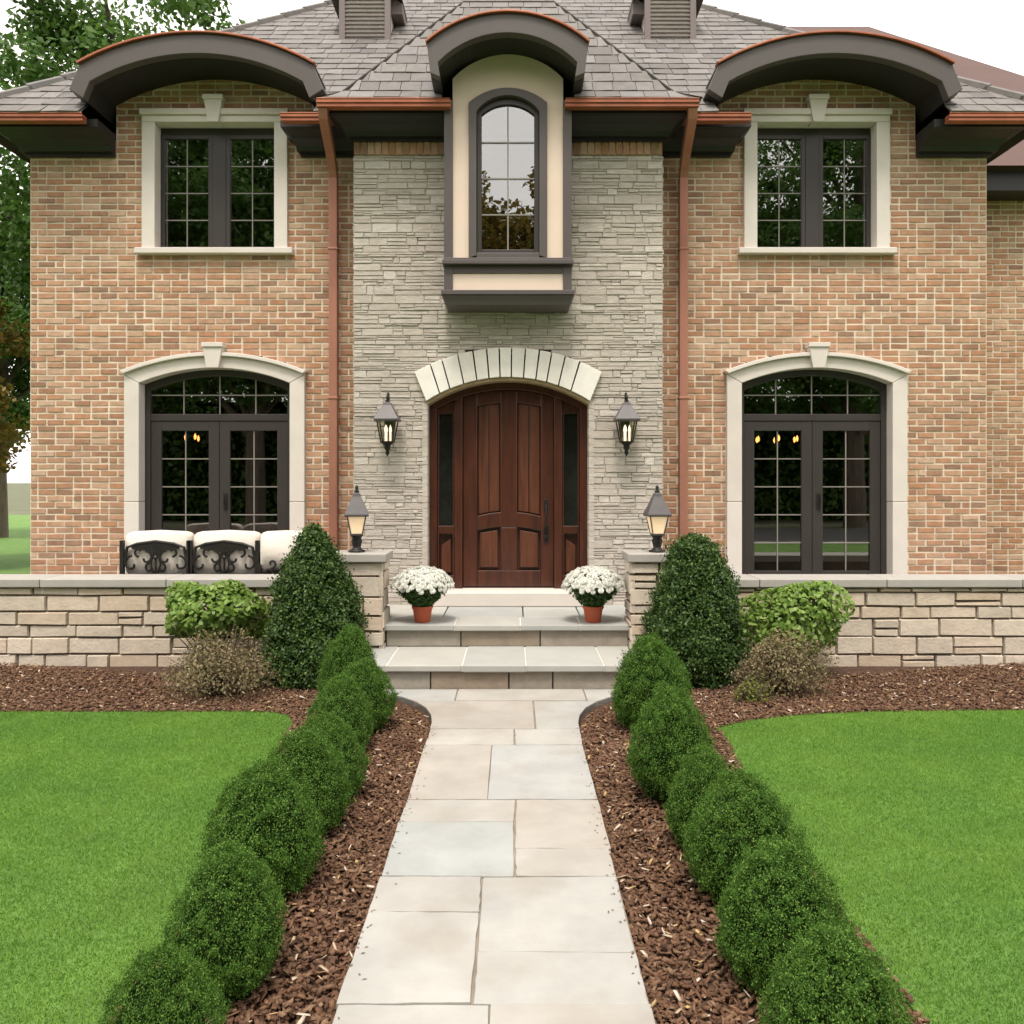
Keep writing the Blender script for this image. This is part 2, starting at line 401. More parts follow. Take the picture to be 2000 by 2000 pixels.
# ------------------------------------------------------------------ vegetation helpers (numpy)
def quads_object(name, V, mat, parent=None, k=4, smooth=False):
    """V: (n,k,3) polygons"""
    n = V.shape[0]
    me = bpy.data.meshes.new(name)
    me.vertices.add(n * k); me.vertices.foreach_set('co', V.reshape(-1).astype(np.float32))
    me.loops.add(n * k); me.loops.foreach_set('vertex_index', np.arange(n * k, dtype=np.int32))
    me.polygons.add(n); me.polygons.foreach_set('loop_start', np.arange(0, n * k, k, dtype=np.int32))
    me.polygons.foreach_set('loop_total', np.full(n, k, dtype=np.int32))
    me.update(calc_edges=True); me.materials.append(mat)
    return link(name, me, parent)

def unit(a): return a / np.maximum(1e-9, np.linalg.norm(a, axis=1, keepdims=True))

def leaves(P, N, L, W, rng, spread=.8, droop=0.0):
    """leaf rhombi at P with normals scattered about N"""
    n = len(P)
    N = unit(N + rng.normal(0, spread, (n, 3)))
    A = unit(np.cross(N, rng.normal(0, 1, (n, 3)))); A[:, 2] -= droop; A = unit(A)
    B = unit(np.cross(N, A))
    L = (L * rng.uniform(.6, 1.25, n))[:, None]; W = (W * rng.uniform(.7, 1.2, n))[:, None]
    return np.stack([P - A * L * .5, P + B * W * .5 - A * L * .08, P + A * L * .5, P - B * W * .5 - A * L * .08], 1)

def leaves6(P, N, L, W, rng, spread=.5, droop=.4):
    n = len(P)
    N = unit(N + rng.normal(0, spread, (n, 3)))
    A = unit(np.cross(N, rng.normal(0, 1, (n, 3)))); A[:, 2] -= droop; A = unit(A)
    B = unit(np.cross(N, A)); N = np.cross(A, B)
    L = (L * rng.uniform(.6, 1.2, n))[:, None]; W = (W * rng.uniform(.75, 1.15, n))[:, None]
    f = N * W * .12
    return np.stack([P - A * L * .5, P - A * L * .2 + B * W * .45 + f, P + A * L * .18 + B * W * .42 + f, P + A * L * .5,
                     P + A * L * .18 - B * W * .42 + f, P - A * L * .2 - B * W * .45 + f], 1)

def lump(D, rng, n=8, f=(2.5, 6)):
    out = np.zeros(len(D))
    for _ in range(n):
        k = rng.normal(0, 1, 3); k = k / np.linalg.norm(k) * rng.uniform(*f)
        out += np.sin(D @ k + rng.uniform(0, 6.28))
    return out / n

def sphere_dirs(n, rng):
    return unit(rng.normal(0, 1, (n, 3)))

def core(mb, prof, seg=20):
    mb.lathe(prof, seg)

def boxwood_mesh(seed, n=56000):
    """unit boxwood: radius 1, height ~2 (z 0..2), returned as (leaf mesh, core mesh builder)"""
    rng = np.random.default_rng(seed)
    D = sphere_dirs(n, rng)
    D = D[D[:, 2] > -.86]; n = len(D)
    rr = 1 + .09 * lump(D, np.random.default_rng(seed + 1), 9, (1.5, 4)) * 2 + .035 * lump(D, np.random.default_rng(seed + 2), 9, (7, 14)) * 2
    depth = np.minimum(.34, rng.exponential(.075, n))
    sprig = np.where(rng.random(n) < .10, rng.uniform(0, .09, n), 0)
    P = D * (rr - depth + sprig)[:, None]
    zc = np.clip(P[:, 2], 0, 1.1)
    taper = 1.02 - .34 * zc ** 1.5
    P[:, 0] *= taper; P[:, 1] *= taper
    P[:, 2] = np.where(P[:, 2] < 0, P[:, 2] * .80, P[:, 2] * 1.20)
    P[:, 2] += .80
    kc = 520; ci = rng.integers(0, n, kc); sel = rng.random(n) < .58; pick = rng.integers(0, kc, n)
    grow = 1 + rng.uniform(-.02, .055, kc)
    Cc = (P[ci] - np.array([0, 0, .8])) * grow[:, None] + np.array([0, 0, .8])
    P[sel] = Cc[pick[sel]] + rng.normal(0, .038, (int(sel.sum()), 3)); D[sel] = D[ci][pick[sel]]
    up = D.copy(); up[:, 2] += .35
    V = leaves(P, up, .040, .021, rng, .85)
    # stray shoots
    m = 320; k = 10
    S = P[rng.integers(0, n, m)]; Dd = unit(unit(S - np.array([0, 0, .7])) + np.array([0, 0, .45]) + rng.normal(0, .3, (m, 3)))
    t = np.linspace(-.05, 1, k)[None, :, None] * rng.uniform(.06, .17, (m, 1, 1))
    Q = (S[:, None, :] + Dd[:, None, :] * t).reshape(-1, 3) + rng.normal(0, .010, (m * k, 3))
    V2 = leaves(Q, np.repeat(Dd, k, 0),   .040, .020, rng, .9)
    return np.concatenate([V, V2])

# ================================================================== SETTING
MB().add([(-400, -400, -.10), (400, -400, -.10), (400, 900, -.10), (-400, 900, -.10)], [(0, 1, 2, 3)]).build('ground', SOIL)['kind'] = 'structure'
tag(MB().box(-120, 120, -11.5, -4.2, -.30, -.06).build('added_road', ASPHALT), kind='structure')  # unseen asphalt strip added to cut green bounce onto the facade
tag(MB().box(-120, 120, -4.199, -3.95, -.30, .02).build('kerb', CAPSTONE), kind='structure')
tag(MB().box(-.6, .6, -3.949, -2.4, -.3, -.005).build('pavement', CAPSTONE), kind='structure')

def lawn_back(x):
    ax = abs(x)
    if x > 0: return 5.92 - .47 * math.exp(-max(0, ax - 1.42) / .55)
    return 5.88 - .42 * math.exp(-max(0, ax - 1.46) / .09)
def lawn_in(y, sgn):
    t_ = min(1.0, max(0.0, (5.4 - y) / 1.3)); t_ = t_ * t_ * (3 - 2 * t_)
    return (1.46 - .10 * t_) if sgn > 0 else (1.47 - .27 * t_)

for sgn in (-1, 1):
    xs = [1.46 + .03 * i for i in range(20)] + [2.1 + .3 * i for i in range(14)] + [6.4, 7.0]
    edge = [(sgn * x, lawn_back(sgn * x)) for x in xs]
    pts = [(sgn * lawn_in(-12, sgn), -3.94)] + [(sgn * lawn_in(y_, sgn), y_) for y_ in (4.0, 4.2, 4.4, 4.6, 4.8, 5.0, 5.2, 5.35)] + edge + [(sgn * 7.0, 40), (sgn * 60, 40), (sgn * 60, -3.94)]
    if sgn > 0: pts = pts[::-1]
    tag(MB().slab(pts, -.09, -.012).build('lawn', LAWN), kind='structure')

MB().add([(-7, -3.94, -.045), (7, -3.94, -.045), (7, 9.5, -.045), (-7, 9.5, -.045)], [(0, 1, 2, 3)]).build('mulch_bed', MULCHBED)['kind'] = 'structure'

# grass blades
def grass(n, seed):
    rng = np.random.default_rng(seed)
    out = []
    for sgn in (-1, 1):
        x = rng.uniform(1.15, 4.6, n); y = 1.9 + (5.95 - 1.9) * rng.random(n)
        lb = np.array([lawn_back(sgn * a) for a in x])
        ok = (y < lb + rng.normal(0, .022, n)) & (x > np.array([lawn_in(b, sgn) for b in y]) + rng.normal(0, .022, n))
        x, y = x[ok] * sgn, y[ok]
        out.append(np.stack([x, y], 1))
    Q = np.concatenate(out); m = len(Q)
    P = np.concatenate([Q, np.full((m, 1), -.014)], 1)
    a = rng.uniform(0, 6.283, m); w_ = rng.uniform(.0012, .0026, m)
    side = np.stack([np.cos(a) * w_, np.sin(a) * w_, np.zeros(m)], 1)
    h = rng.uniform(.010, .020, m)
    lean = np.stack([rng.normal(0, .008, m), rng.normal(0, .008, m), h], 1)
    return np.stack([P - side, P + side, P + lean], 1)
tag(quads_object('lawn_grass', grass(420000, 5), BLADE, k=3), 'short bright green mown grass of the front lawn', 'grass', kind='stuff')

# mulch chips
def chips(n, seed, lit=False):
    rng = np.random.default_rng(seed)
    pts = []
    while len(pts) < n:
        x = rng.uniform(-5.2, 5.2); y = rng.uniform(1.9, 7.45)
        ax = abs(x)
        if y < 5.45 and ax < .515: continue
        if y >= 5.45 and ax < .512 + .75 * ((y - 5.45) / .9) ** 2.2: continue
        if ax > lawn_in(y, x) + .01 and y < lawn_back(x) + .01: continue
        if y > 6.46 and ax < 1.26: continue
        if y > 5 and ax > 2.6 and rng.random() < .45: continue
        if y < 5 and rng.random() < .12: continue
        pts.append((x, y))
    Q = np.array(pts); m = n
    edge = np.clip((np.abs(Q[:, 0]) - .5) / .12, 0, 1)
    P = np.concatenate([Q, (-.036 + rng.random(m) * .045 * edge)[:, None]], 1)
    if lit: P[:, 2] = .0 + rng.random(m) * .012
    N = unit(np.array([0, 0, 1.]) + rng.normal(0, .38, (m, 3)))
    A = unit(np.cross(N, rng.normal(0, 1, (m, 3)))); B = np.cross(N, A)
    L = (rng.uniform(.008, .022, m) if not lit else rng.uniform(.006, .024, m))[:, None]
    W = (rng.uniform(.003, .0085, m) if not lit else rng.uniform(.0025, .008, m))[:, None]
    T = (rng.uniform(.0015, .004, m) if not lit else np.full(m, .001))[:, None]
    tp = rng.uniform(.5, 1, (m, 1)); tq = rng.uniform(.5, 1, (m, 1))
    t = [P - A * L - B * W * tp + N * T, P + A * L - B * W * tq + N * T, P + A * L * tp + B * W + N * T, P - A * L * tq + B * W + N * T]
    b = [q - N * T * 2 for q in t]
    V = np.stack(t + b, 1)
    me = bpy.data.meshes.new('chips'); me.vertices.add(m * 8); me.vertices.foreach_set('co', V.reshape(-1).astype(np.float32))
    fi = np.array([[0, 1, 2, 3], [0, 4, 5, 1], [1, 5, 6, 2], [2, 6, 7, 3], [3, 7, 4, 0]])
    F_ = (np.arange(m)[:, None, None] * 8 + fi[None]).reshape(-1).astype(np.int32)
    me.loops.add(len(F_)); me.loops.foreach_set('vertex_index', F_)
    k = len(F_) // 4
    me.polygons.add(k); me.polygons.foreach_set('loop_start', np.arange(0, k * 4, 4, dtype=np.int32)); me.polygons.foreach_set('loop_total', np.full(k, 4, dtype=np.int32))
    me.update(calc_edges=True)
    return me
me = chips(80000, 3); me.materials.append(CHIP)
tag(link('mulch', me), 'reddish brown shredded bark mulch covering the planting beds', 'mulch', kind='stuff')
me = chips(1700, 4, True); me.materials.append(STRAW)
tag(link('leaf_litter', me), 'pale dry leaf bits and straw scattered over the mulch', 'leaf litter', kind='stuff')

rng = np.random.default_rng(15); m = 150
sd = rng.choice([-1, 1], m); yy = rng.uniform(2.2, 5.5, m); off = np.minimum(.3, rng.exponential(.018, m))
P = np.stack([sd * (.505 - off), yy, np.full(m, .0035)], 1)
V = leaves(P, np.tile([0, 0, 1.], (m, 1)), .018, .006, rng, .12)
quads_object('path_grit', V, CHIP)
tag(bpy.data.objects['path_grit'], 'small brown mulch crumbs scattered along the path edges', 'mulch crumbs', kind='stuff')

# path of flagstones
pm = MB(); g = .0038
def flag(x0, x1, y0, y1):
    j = lambda: jig(.006)
    cs = [(x0 + g + j(), y0 + g + j()), (x1 - g + j(), y0 + g + j()), (x1 - g + j(), y1 - g + j()), (x0 + g + j(), y1 - g + j())]
    pts = []
    for (ax, ay), (bx, by) in zip(cs, cs[1:] + cs[:1]):
        for t in range(7):
            w_ = jig(.0028) if t else 0
            pts.append((ax + (bx - ax) * t / 7 + (w_ if abs(by - ay) > abs(bx - ax) else 0), ay + (by - ay) * t / 7 + (w_ if abs(by - ay) <= abs(bx - ax) else 0)))
    pm.slab(pts, -.05, jig(.0012))
E = .512
for r in [(-E, E, -2.4, -1.2), (-E, .1, -1.2, -.2), (.1, E, -1.2, -.4), (.1, E, -.4, .5), (-E, .1, -.2, .5), (-E, E, .5, 1.2), (-E, -.05, 1.2, 1.9), (-.05, E, 1.2, 1.9),
          (-E, -.01, 1.9, 2.586), (-.01, E, 1.9, 2.586),
          (-E, -.067, 2.586, 3.14), (-.067, E, 2.586, 2.872), (-.067, E, 2.872, 3.42), (-E, -.067, 3.14, 3.42),
          (-E, .07, 3.42, 3.966), (.07, E, 3.42, 3.68), (.07, E, 3.68, 4.243), (-E, .07, 3.966, 4.243),
          (-E, -.076, 4.243, 5.12), (-.076, E, 4.243, 5.12), (-E, .07, 5.12, 5.449), (.07, E, 5.12, 5.449)]:
    flag(*r)
cv = [(.512, 5.455), (.516, 5.60), (.54, 5.78), (.60, 5.97), (.70, 6.139)]
cv2 = [(.71, 6.151), (.82, 6.27), (1.0, 6.36), (1.26, 6.40)]
pm.slab([(-x, y) for x, y in cv][::-1][::-1] and [(-.512, 5.455), (.205, 5.455), (.205, 6.139)] + [(-x, y) for x, y in cv[::-1][:-1]], -.05, .001)
pm.slab([(.217, 5.455)] + cv + [(.217, 6.139)], -.05, -.001)
pm.slab([(-.40, 6.151), (-.40, 6.485)] + [(-x, y) for x, y in [(1.26, 6.485)] + cv2[::-1]], -.05, .0)
pm.slab([(-.388, 6.151), (.62, 6.151), (.62, 6.485), (-.388, 6.485)], -.05, .002)
pm.slab([(.632, 6.151)] + cv2 + [(1.26, 6.485), (.632, 6.485)], -.05, -.001)
pth = tag(pm.build('path', PATHSTONE, bevel=.003), kind='structure')
bed = MB().box(-.508, .508, -2.4, 5.45, -.06, -.012)
bed.slab([(-x, y) for x, y in (cv + cv2 + [(1.25, 6.49)])[::-1]][::-1][::-1] + [(x, y) for x, y in cv + cv2 + [(1.25, 6.49)]], -.06, -.0115)
bed.build('path_bed', JOINT, pth)

# terrace
tm = MB()
for sx in (-1, 1):
    x = 1.27
    while x < 5.2:
        wd = random.uniform(.5, .9); x1 = min(5.25, x + wd)
        for y0, y1 in ((7.87, 8.34), (8.35, 8.85)):
            a, b = sorted((sx * x, sx * x1)); tm.box(a + .005, b - .005, y0, y1, .33, .398 + jig(.001))
        x = x1
tag(tm.build('terrace', STEPSTONE, bevel=.004), kind='structure')

# ================================================================== FRONT STEPS
steps = thing('front_steps', 'two wide bluestone front steps leading from the path up to the wooden door', 'steps', (0, 7.0, 0), world=True)
def slabs(y0, y1, z0, z1, cuts, xa, xb):
    m = MB(); cc = [xa] + cuts + [xb]
    for a, b in zip(cc[:-1], cc[1:]): m.box(a + .005, b - .005, y0 + jig(.006), y1, z0 + jig(.002), z1 + jig(.002))
    return m
slabs(6.46, 7.21, .145, .199, [-.98, -.36, .16, .80], -1.32, 1.32).build('tread', STEPSTONE, steps, bevel=.008)
MB().box(-1.30, 1.30, 6.475, 7.205, .146, .193).build('tread_joint', LIME, steps)
MB().box(-1.10, 1.10, 7.185, 7.60, .346, .393).build('landing_joint', LIME, steps)
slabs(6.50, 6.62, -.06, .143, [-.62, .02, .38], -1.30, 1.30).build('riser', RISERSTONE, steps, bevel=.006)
lm = slabs(7.17, 7.62, .345, .398, [-.48, .12, .66], -1.12, 1.12)
for a, b, y0, y1 in ((-1.6, -.62, 7.62, 8.34), (-.62, .15, 7.62, 8.34), (.15, .7, 7.62, 8.34), (.7, 1.6, 7.62, 8.34)): lm.box(a + .005, b - .005, y0 + .006, y1, .345, .398 + jig(.002))
lm.build('landing', STEPSTONE, steps, bevel=.008)
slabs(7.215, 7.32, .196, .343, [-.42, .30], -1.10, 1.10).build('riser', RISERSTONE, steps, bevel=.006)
MB().box(-.93, .93, 8.20, 8.72, .40, .545).build('threshold', LIME, steps, bevel=.01)

# ================================================================== HOUSE
YT, YB = 8.33, 8.73             # stone tower front and brick front
ZE = 5.50                        # eave
house = thing('brick_house', 'two storey brick house with a grey ledgestone entrance bay, slate roof and copper gutters', 'house', (0, 8.73, 0), world=True)
CL, CR = -3.21, 3.37             # centres of the window bays
HW = 5.25

def brick_iv(z, side):
    c = CL if side < 0 else CR
    a, b = (-HW, -1.5) if side < 0 else (1.5, HW)
    if z > 5.40:
        h = circ_hw(1.096, 5.785, 6.10, z - .09) if z - .09 > 5.785 else 1.096
        a, b = c - h, c + h
    bl = []
    if z < 2.89: bl.append((c - .98, c + .98))
    elif z < 3.09: h = circ_hw(.98, 2.885, 3.09, z); bl.append((c - h, c + h))
    if 4.19 < z < 5.74: bl.append((c - .77, c + .77))
    return subtract([(a, b)], bl)
for side in (-1, 1):
    bk, mo = MB(), MB()
    masonry(bk, mo, .36, 6.18, lambda z: brick_iv(z, side), lambda u, w_, z: (u, YB - w_, z), (.0695, .0695), (.195, .195), .0155, .0065, .003, True, .0028, .0035)
    wallb = bk.build('brick_wall', BRICK, house, fix=False)
    mo.build('mortar', MORTAR, wallb, fix=False)
# side and back walls (plain brick-faced boxes)
for sx in (-1, 1):
    sw = MB(); swm = MB()
    masonry(sw, swm, .0, 5.42, lambda z: [(8.74, 13.5)], (lambda u, w_, z: (-HW - w_, u, z)) if sx < 0 else (lambda u, w_, z: (HW + w_, u, z)), (.0695, .0695), (.195, .195), .0155, .0065, .003, True, .0028, .0035)
    o_ = sw.build('side_wall', BRICK, house, fix=False); swm.build('mortar', MORTAR, o_, fix=False)
im = MB()
im.add([(-5.2, 12.5, .3), (5.2, 12.5, .3), (5.2, 12.5, 5.4), (-5.2, 12.5, 5.4)], [(0, 1, 2, 3)])
im.add([(-5.2, 8.76, .3), (-5.2, 12.5, .3), (-5.2, 12.5, 5.4), (-5.2, 8.76, 5.4)], [(0, 1, 2, 3)])
im.add([(5.2, 8.76, .3), (5.2, 12.5, .3), (5.2, 12.5, 5.4), (5.2, 8.76, 5.4)], [(0, 1, 2, 3)])
im.add([(-5.2, 8.76, 5.66), (5.2, 8.76, 5.66), (5.2, 12.5, 5.66), (-5.2, 12.5, 5.66)], [(0, 1, 2, 3)])
im.box(-5.19, 5.19, 8.95, 12.49, 3.15, 3.45)
im.box(-1.65, -1.55, 8.74, 12.4, .4, 5.6); im.box(1.55, 1.65, 8.74, 12.4, .4, 5.6)
im.build('interior', ROOM, house, fix=False)
MB().box(-5.19, 5.19, 8.85, 12.49, .30, .40).build('room_floor', FLOORM, house)

# ---- stone tower
def ledge_iv(z):
    bl = []
    if z < 2.533: bl.append((-.85, .85))
    elif z < 2.833: t = (z - 2.533) / .3; bl.append((-(.85 + .11 * t), .85 + .11 * t))
    elif z < 3.085: h = circ_hw(.976, 2.833, 3.089, z) - .01; bl.append((-h, h))
    if 3.9 < z < 5.6: bl.append((-.45, .45))
    return subtract([(-1.62, 1.62)], bl)
st, sm_ = MB(), MB()
masonry(st, sm_, .39, 5.11, ledge_iv, lambda u, w_, z: (u, YT + .011 - w_, z), (.036, .10), (.06, .34), .0015, .010, .0048, False, .0025, .005, .5)
for sx in (-1, 1):
    masonry(st, sm_, .39, 5.11, lambda z: [(YT + .01, YB)], (lambda u, w_, z: (-1.595 - w_, u, z)) if sx < 0 else (lambda u, w_, z: (1.595 + w_, u, z)), (.030, .082), (.10, .3), .0024, .03, .006, False, .0022, .004, .42)
wst = st.build('stone_wall', LEDGE, house, fix=False)
sm_.build('stone_joints', LEDGEBACK, wst, fix=False)
sbk = MB().prism([(-1.59, .3), (-.91, .3), (-.91, 3.1), (.91, 3.1), (.91, .3), (1.59, .3), (1.59, 5.3), (.47, 5.3), (.47, 3.85), (-.47, 3.85), (-.47, 5.3), (-1.59, 5.3)], YT + .06, YB + .1).build('stone_backing', LEDGEBACK, wst)
# soldier course
for xa, xb in ((-1.62, -.61), (.61, 1.62)):
    sc_ = MB(); x = xa
    while x < xb - .02:
        sc_.box(x + .006, min(xb, x + .073) - .006, YT - .006 + jig(.004), YT + .08, 5.118, 5.25); x += .0735
    sc_.build('soldier_course', BRICK, house)
MB().box(-1.61, 1.61, YT + .012, YT + .10, 5.112, 5.30).build('soldier_mortar', MORTAR, house)

# ---- door arch
va = MB()
inn, out = arc(.854, 2.533, 2.783, 140), arc(.976, 2.833, 3.089, 140)
cuts = [0]
while cuts[-1] < 140: cuts.append(min(140, cuts[-1] + random.choice([9, 10, 11, 12])))
if cuts[-1] - cuts[-2] < 7: cuts.pop(-2)
for a, b in zip(cuts[:-1], cuts[1:]):
    a2 = a + (1 if a else 0)
    va.band(inn[a2:b + 1], [(x + jig(.002), z + jig(.004)) for x, z in out[a2:b + 1]][:1] + out[a2 + 1:b] + [out[b]], YT - .045 + jig(.006), YT + .09)
va.build('door_arch', VOUSS, house, bevel=.004)
MB().band(arc(.845, 2.50, 2.75, 30), arc(.853, 2.530, 2.780, 30), YT - .01, 8.64).build('arch_soffit', SOFFITSTONE, house)
for sx in (-1, 1):
    rv = MB()
    a, b = sorted((sx * .845, sx * .90)); z = .54
    while z < 2.52:
        h = random.uniform(.05, .12); h = min(h, 2.53 - z)
        rv.box(a + (jig(.002) if sx > 0 else 0), b, YT - .002, 8.66, z + .002, z + h - .002); z += h
    rv.build('door_reveal', LEDGE, house)

# ---- front door
YD = 8.60
DZ0 = .548
slabpts = [(-.845, DZ0)] + [(.845, DZ0)] + arc(.845, 2.50, 2.75, 30)[::-1]
door = MB().prism(slabpts, YD + .02, YD + .07).build('front_door', WOOD, house)
tag(door, 'dark mahogany arched front door with panels and glazed sidelights')
def arcz(x, drop=0): 
    R = (.845 ** 2 + .25 ** 2) / .5
    return 2.75 - R + math.sqrt(R * R - x * x) - drop
def col(mb, x0, x1, z0, drop, y0, y1, n=8):
    top = [(x0 + (x1 - x0) * i / n, arcz(x0 + (x1 - x0) * i / n, drop)) for i in range(n + 1)]
    mb.prism([(x0, z0), (x1, z0)] + top[::-1], y0, y1)
fm = MB()
for sx in (-1, 1):
    a, b = sorted((sx * .765, sx * .843)); col(fm, a, b, DZ0, .002, YD - .10, YD + .03)
    a, b = sorted((sx * .492, sx * .575)); col(fm, a, b, DZ0, .06, YD - .085, YD + .03)
fm.band(arc(.843, 2.425, 2.675, 30), arc(.844, 2.499, 2.749, 30), YD - .105, YD + .03)
fm.build('door_frame', WOOD, door, bevel=.006)
# leaf
lf = MB()
col(lf, -.488, -.335, DZ0 + .012, .075, YD - .04, YD + .025)
col(lf, .350, .490, DZ0 + .012, .075, YD - .04, YD + .025)
col(lf, -.085, .095, 1.20, .075, YD - .041, YD + .025)
lf.box(-.334, .349, YD - .039, YD + .025, DZ0 + .012, .735)
lf.box(-.084, .094, YD - .0395, YD + .025, .7355, 1.199)
rail = lambda x, z: z + .05 * (1 - (x / .36) ** 2)
xs = [-.335 + .685 * i / 12 for i in range(13)]
lf.prism([(x, rail(x, 1.155)) for x in xs] + [(x, rail(x, 1.315)) for x in xs[::-1]], YD - .0385, YD + .025)
tp = [(x, arcz(x, .075)) for x in xs]; lo = [(x, arcz(x, .21)) for x in xs]
lf.prism(lo + tp[::-1], YD - .038, YD + .025)
lf.build('door_leaf', WOOD, door, bevel=.008)
pn = MB()
for a, b in ((-.325, -.094), (.104, .340)):
    for u0, u1 in ((a, (a + b) / 2 - .004), ((a + b) / 2 + .004, b)):
        m_ = (u0 + u1) / 2
        pn.prism([(u0, rail(u0, 1.325)), (u1, rail(u1, 1.325)), (u1, arcz(u1, .205)), (u0, arcz(u0, .205))], YD - .008, YD + .024)
    pn.prism([(a + .02, .765), (b - .02, .765), (b - .02, rail(b - .02, 1.125)), (a + .02, rail(a + .02, 1.125))], YD - .020, YD + .0235)
pn.build('door_panel', WOODPANEL, door, bevel=.008)
for sx in (-1, 1):
    a, b = sorted((sx * .60, sx * .745))
    s_ = MB()
    a0, b0 = sorted((sx * .576, sx * .764))
    s_.box(a0, b0, YD - .05, YD + .0245, 1.13, 1.215)
    s_.box(a0, b0, YD - .05, YD + .0245, DZ0 + .003, .68)
    col(s_, a0, b0, 2.42, .076, YD - .05, YD + .0245)
    for p, q in ((a0, a), (b, b0)): s_.box(p, q, YD - .049, YD + .0244, .681, 1.129); s_.box(p, q, YD - .049, YD + .0244, 1.216, 2.419)
    sl_ = MB()
    s_.build('sidelight', WOOD, door, bevel=.006)
    i0, i1 = (a + .02, b - .02)
    hi, lo_ = (1.08, 1.00) if sx > 0 else (1.00, 1.08)
    MB().prism([(i0, .71), (i1, .71), (i1, lo_ if sx > 0 else lo_), (i0, hi)], YD - .02, YD + .024).build('sidelight_panel', WOODPANEL, door, bevel=.008)
    MB().box(a, b, YD - .01, YD + .0235, 1.2165, 2.4185).build('sidelight_glass', DARKGLASS, door)
hx = .405
hm = MB().box(hx - .024, hx + .024, YD - .055, YD - .035, 1.04, 1.22).box(hx - .020, hx + .020, YD - .054, YD - .035, 1.36, 1.50)
hm.tube([(hx, YD - .06, 1.44), (hx, YD - .10, 1.42), (hx, YD - .115, 1.33), (hx, YD - .11, 1.20), (hx, YD - .06, 1.15)], .011, 8)
hm.tube([(hx, YD - .05, 1.10), (hx, YD - .085, 1.10)], .016, 10)
hm.build('door_handle', IRON, door, bevel=.003)

# ---- windows
def sash_grid(fr, mu, x0, x1, z0, z1, cols, rows, y, st=.045, mw=.011):
    fr.box(x0, x0 + st, y, y + .05, z0, z1); fr.box(x1 - st, x1, y, y + .05, z0, z1)
    fr.box(x0 + st, x1 - st, y + .001, y + .05, z0, z0 + st); fr.box(x0 + st, x1 - st, y + .001, y + .05, z1 - st, z1)
    gx0, gx1, gz0, gz1 = x0 + st, x1 - st, z0 + st, z1 - st
    for i in range(1, cols):
        x = gx0 + (gx1 - gx0) * i / cols; mu.box(x - mw / 2, x + mw / 2, y + .018, y + .034, gz0, gz1)
    for i in range(1, rows):
        z = gz0 + (gz1 - gz0) * i / rows; mu.box(gx0, gx1, y + .016, y + .0345, z - mw / 2, z + mw / 2)
    return gx0, gx1, gz0, gz1

def keystone(c, zb, zt, wb, wt, y):
    k = MB().prism([(c - wb, zb), (c + wb, zb), (c + wt, zt - .05), (c - wt, zt - .05)], y - .10, y + .05)
    k.box(c - wt - .012, c + wt + .012, y - .115, y + .05, zt - .049, zt)
    return k

def upper_window(c):
    y = YB + .09
    fr, mu = MB(), MB()
    z0, z1 = 4.247, 5.615
    fr.box(c - .655, c + .655, y + .012, y + .09, z1 - .075, z1); fr.box(c - .075, c + .075, y - .004, y + .08, z0, z1 - .076)
    P_ = MB()
    for a, b in ((c - .65, c - .076), (c + .076, c + .65)):
        gx0, gx1, gz0, gz1 = sash_grid(fr, mu, a, b, z0 + .003, z1 - .077, 2, 4, y)
        P_.box(gx0 - .005, gx1 + .005, y + .024, y + .029, gz0 - .005, gz1 + .005)
    win = fr.build('window', SASH, house, bevel=.004)
    mu.build('muntin', MUNT, win); P_.build('pane', GLASS, win)
    s = MB()
    for sx in (-1, 1):
        a, b = sorted((c + sx * .652, c + sx * .795)); s.box(a, b, YB - .055, YB + .20, z0 - .005, 5.617)
    s.box(c - .795, c + .795, YB - .057, YB + .20, 5.618, 5.69)
    s.box(c - .81, c + .81, YB - .085, YB + .10, 5.691, 5.755)
    s.build('surround', LIME, win, bevel=.006)
    MB().box(c - .86, c + .86, YB - .09, YB + .2, 4.175, 4.241).build('sill', LIME, win, bevel=.008)
    keystone(c, 5.60, 5.895, .058, .10, YB).build('keystone', LIME, win, bevel=.005)
    return win

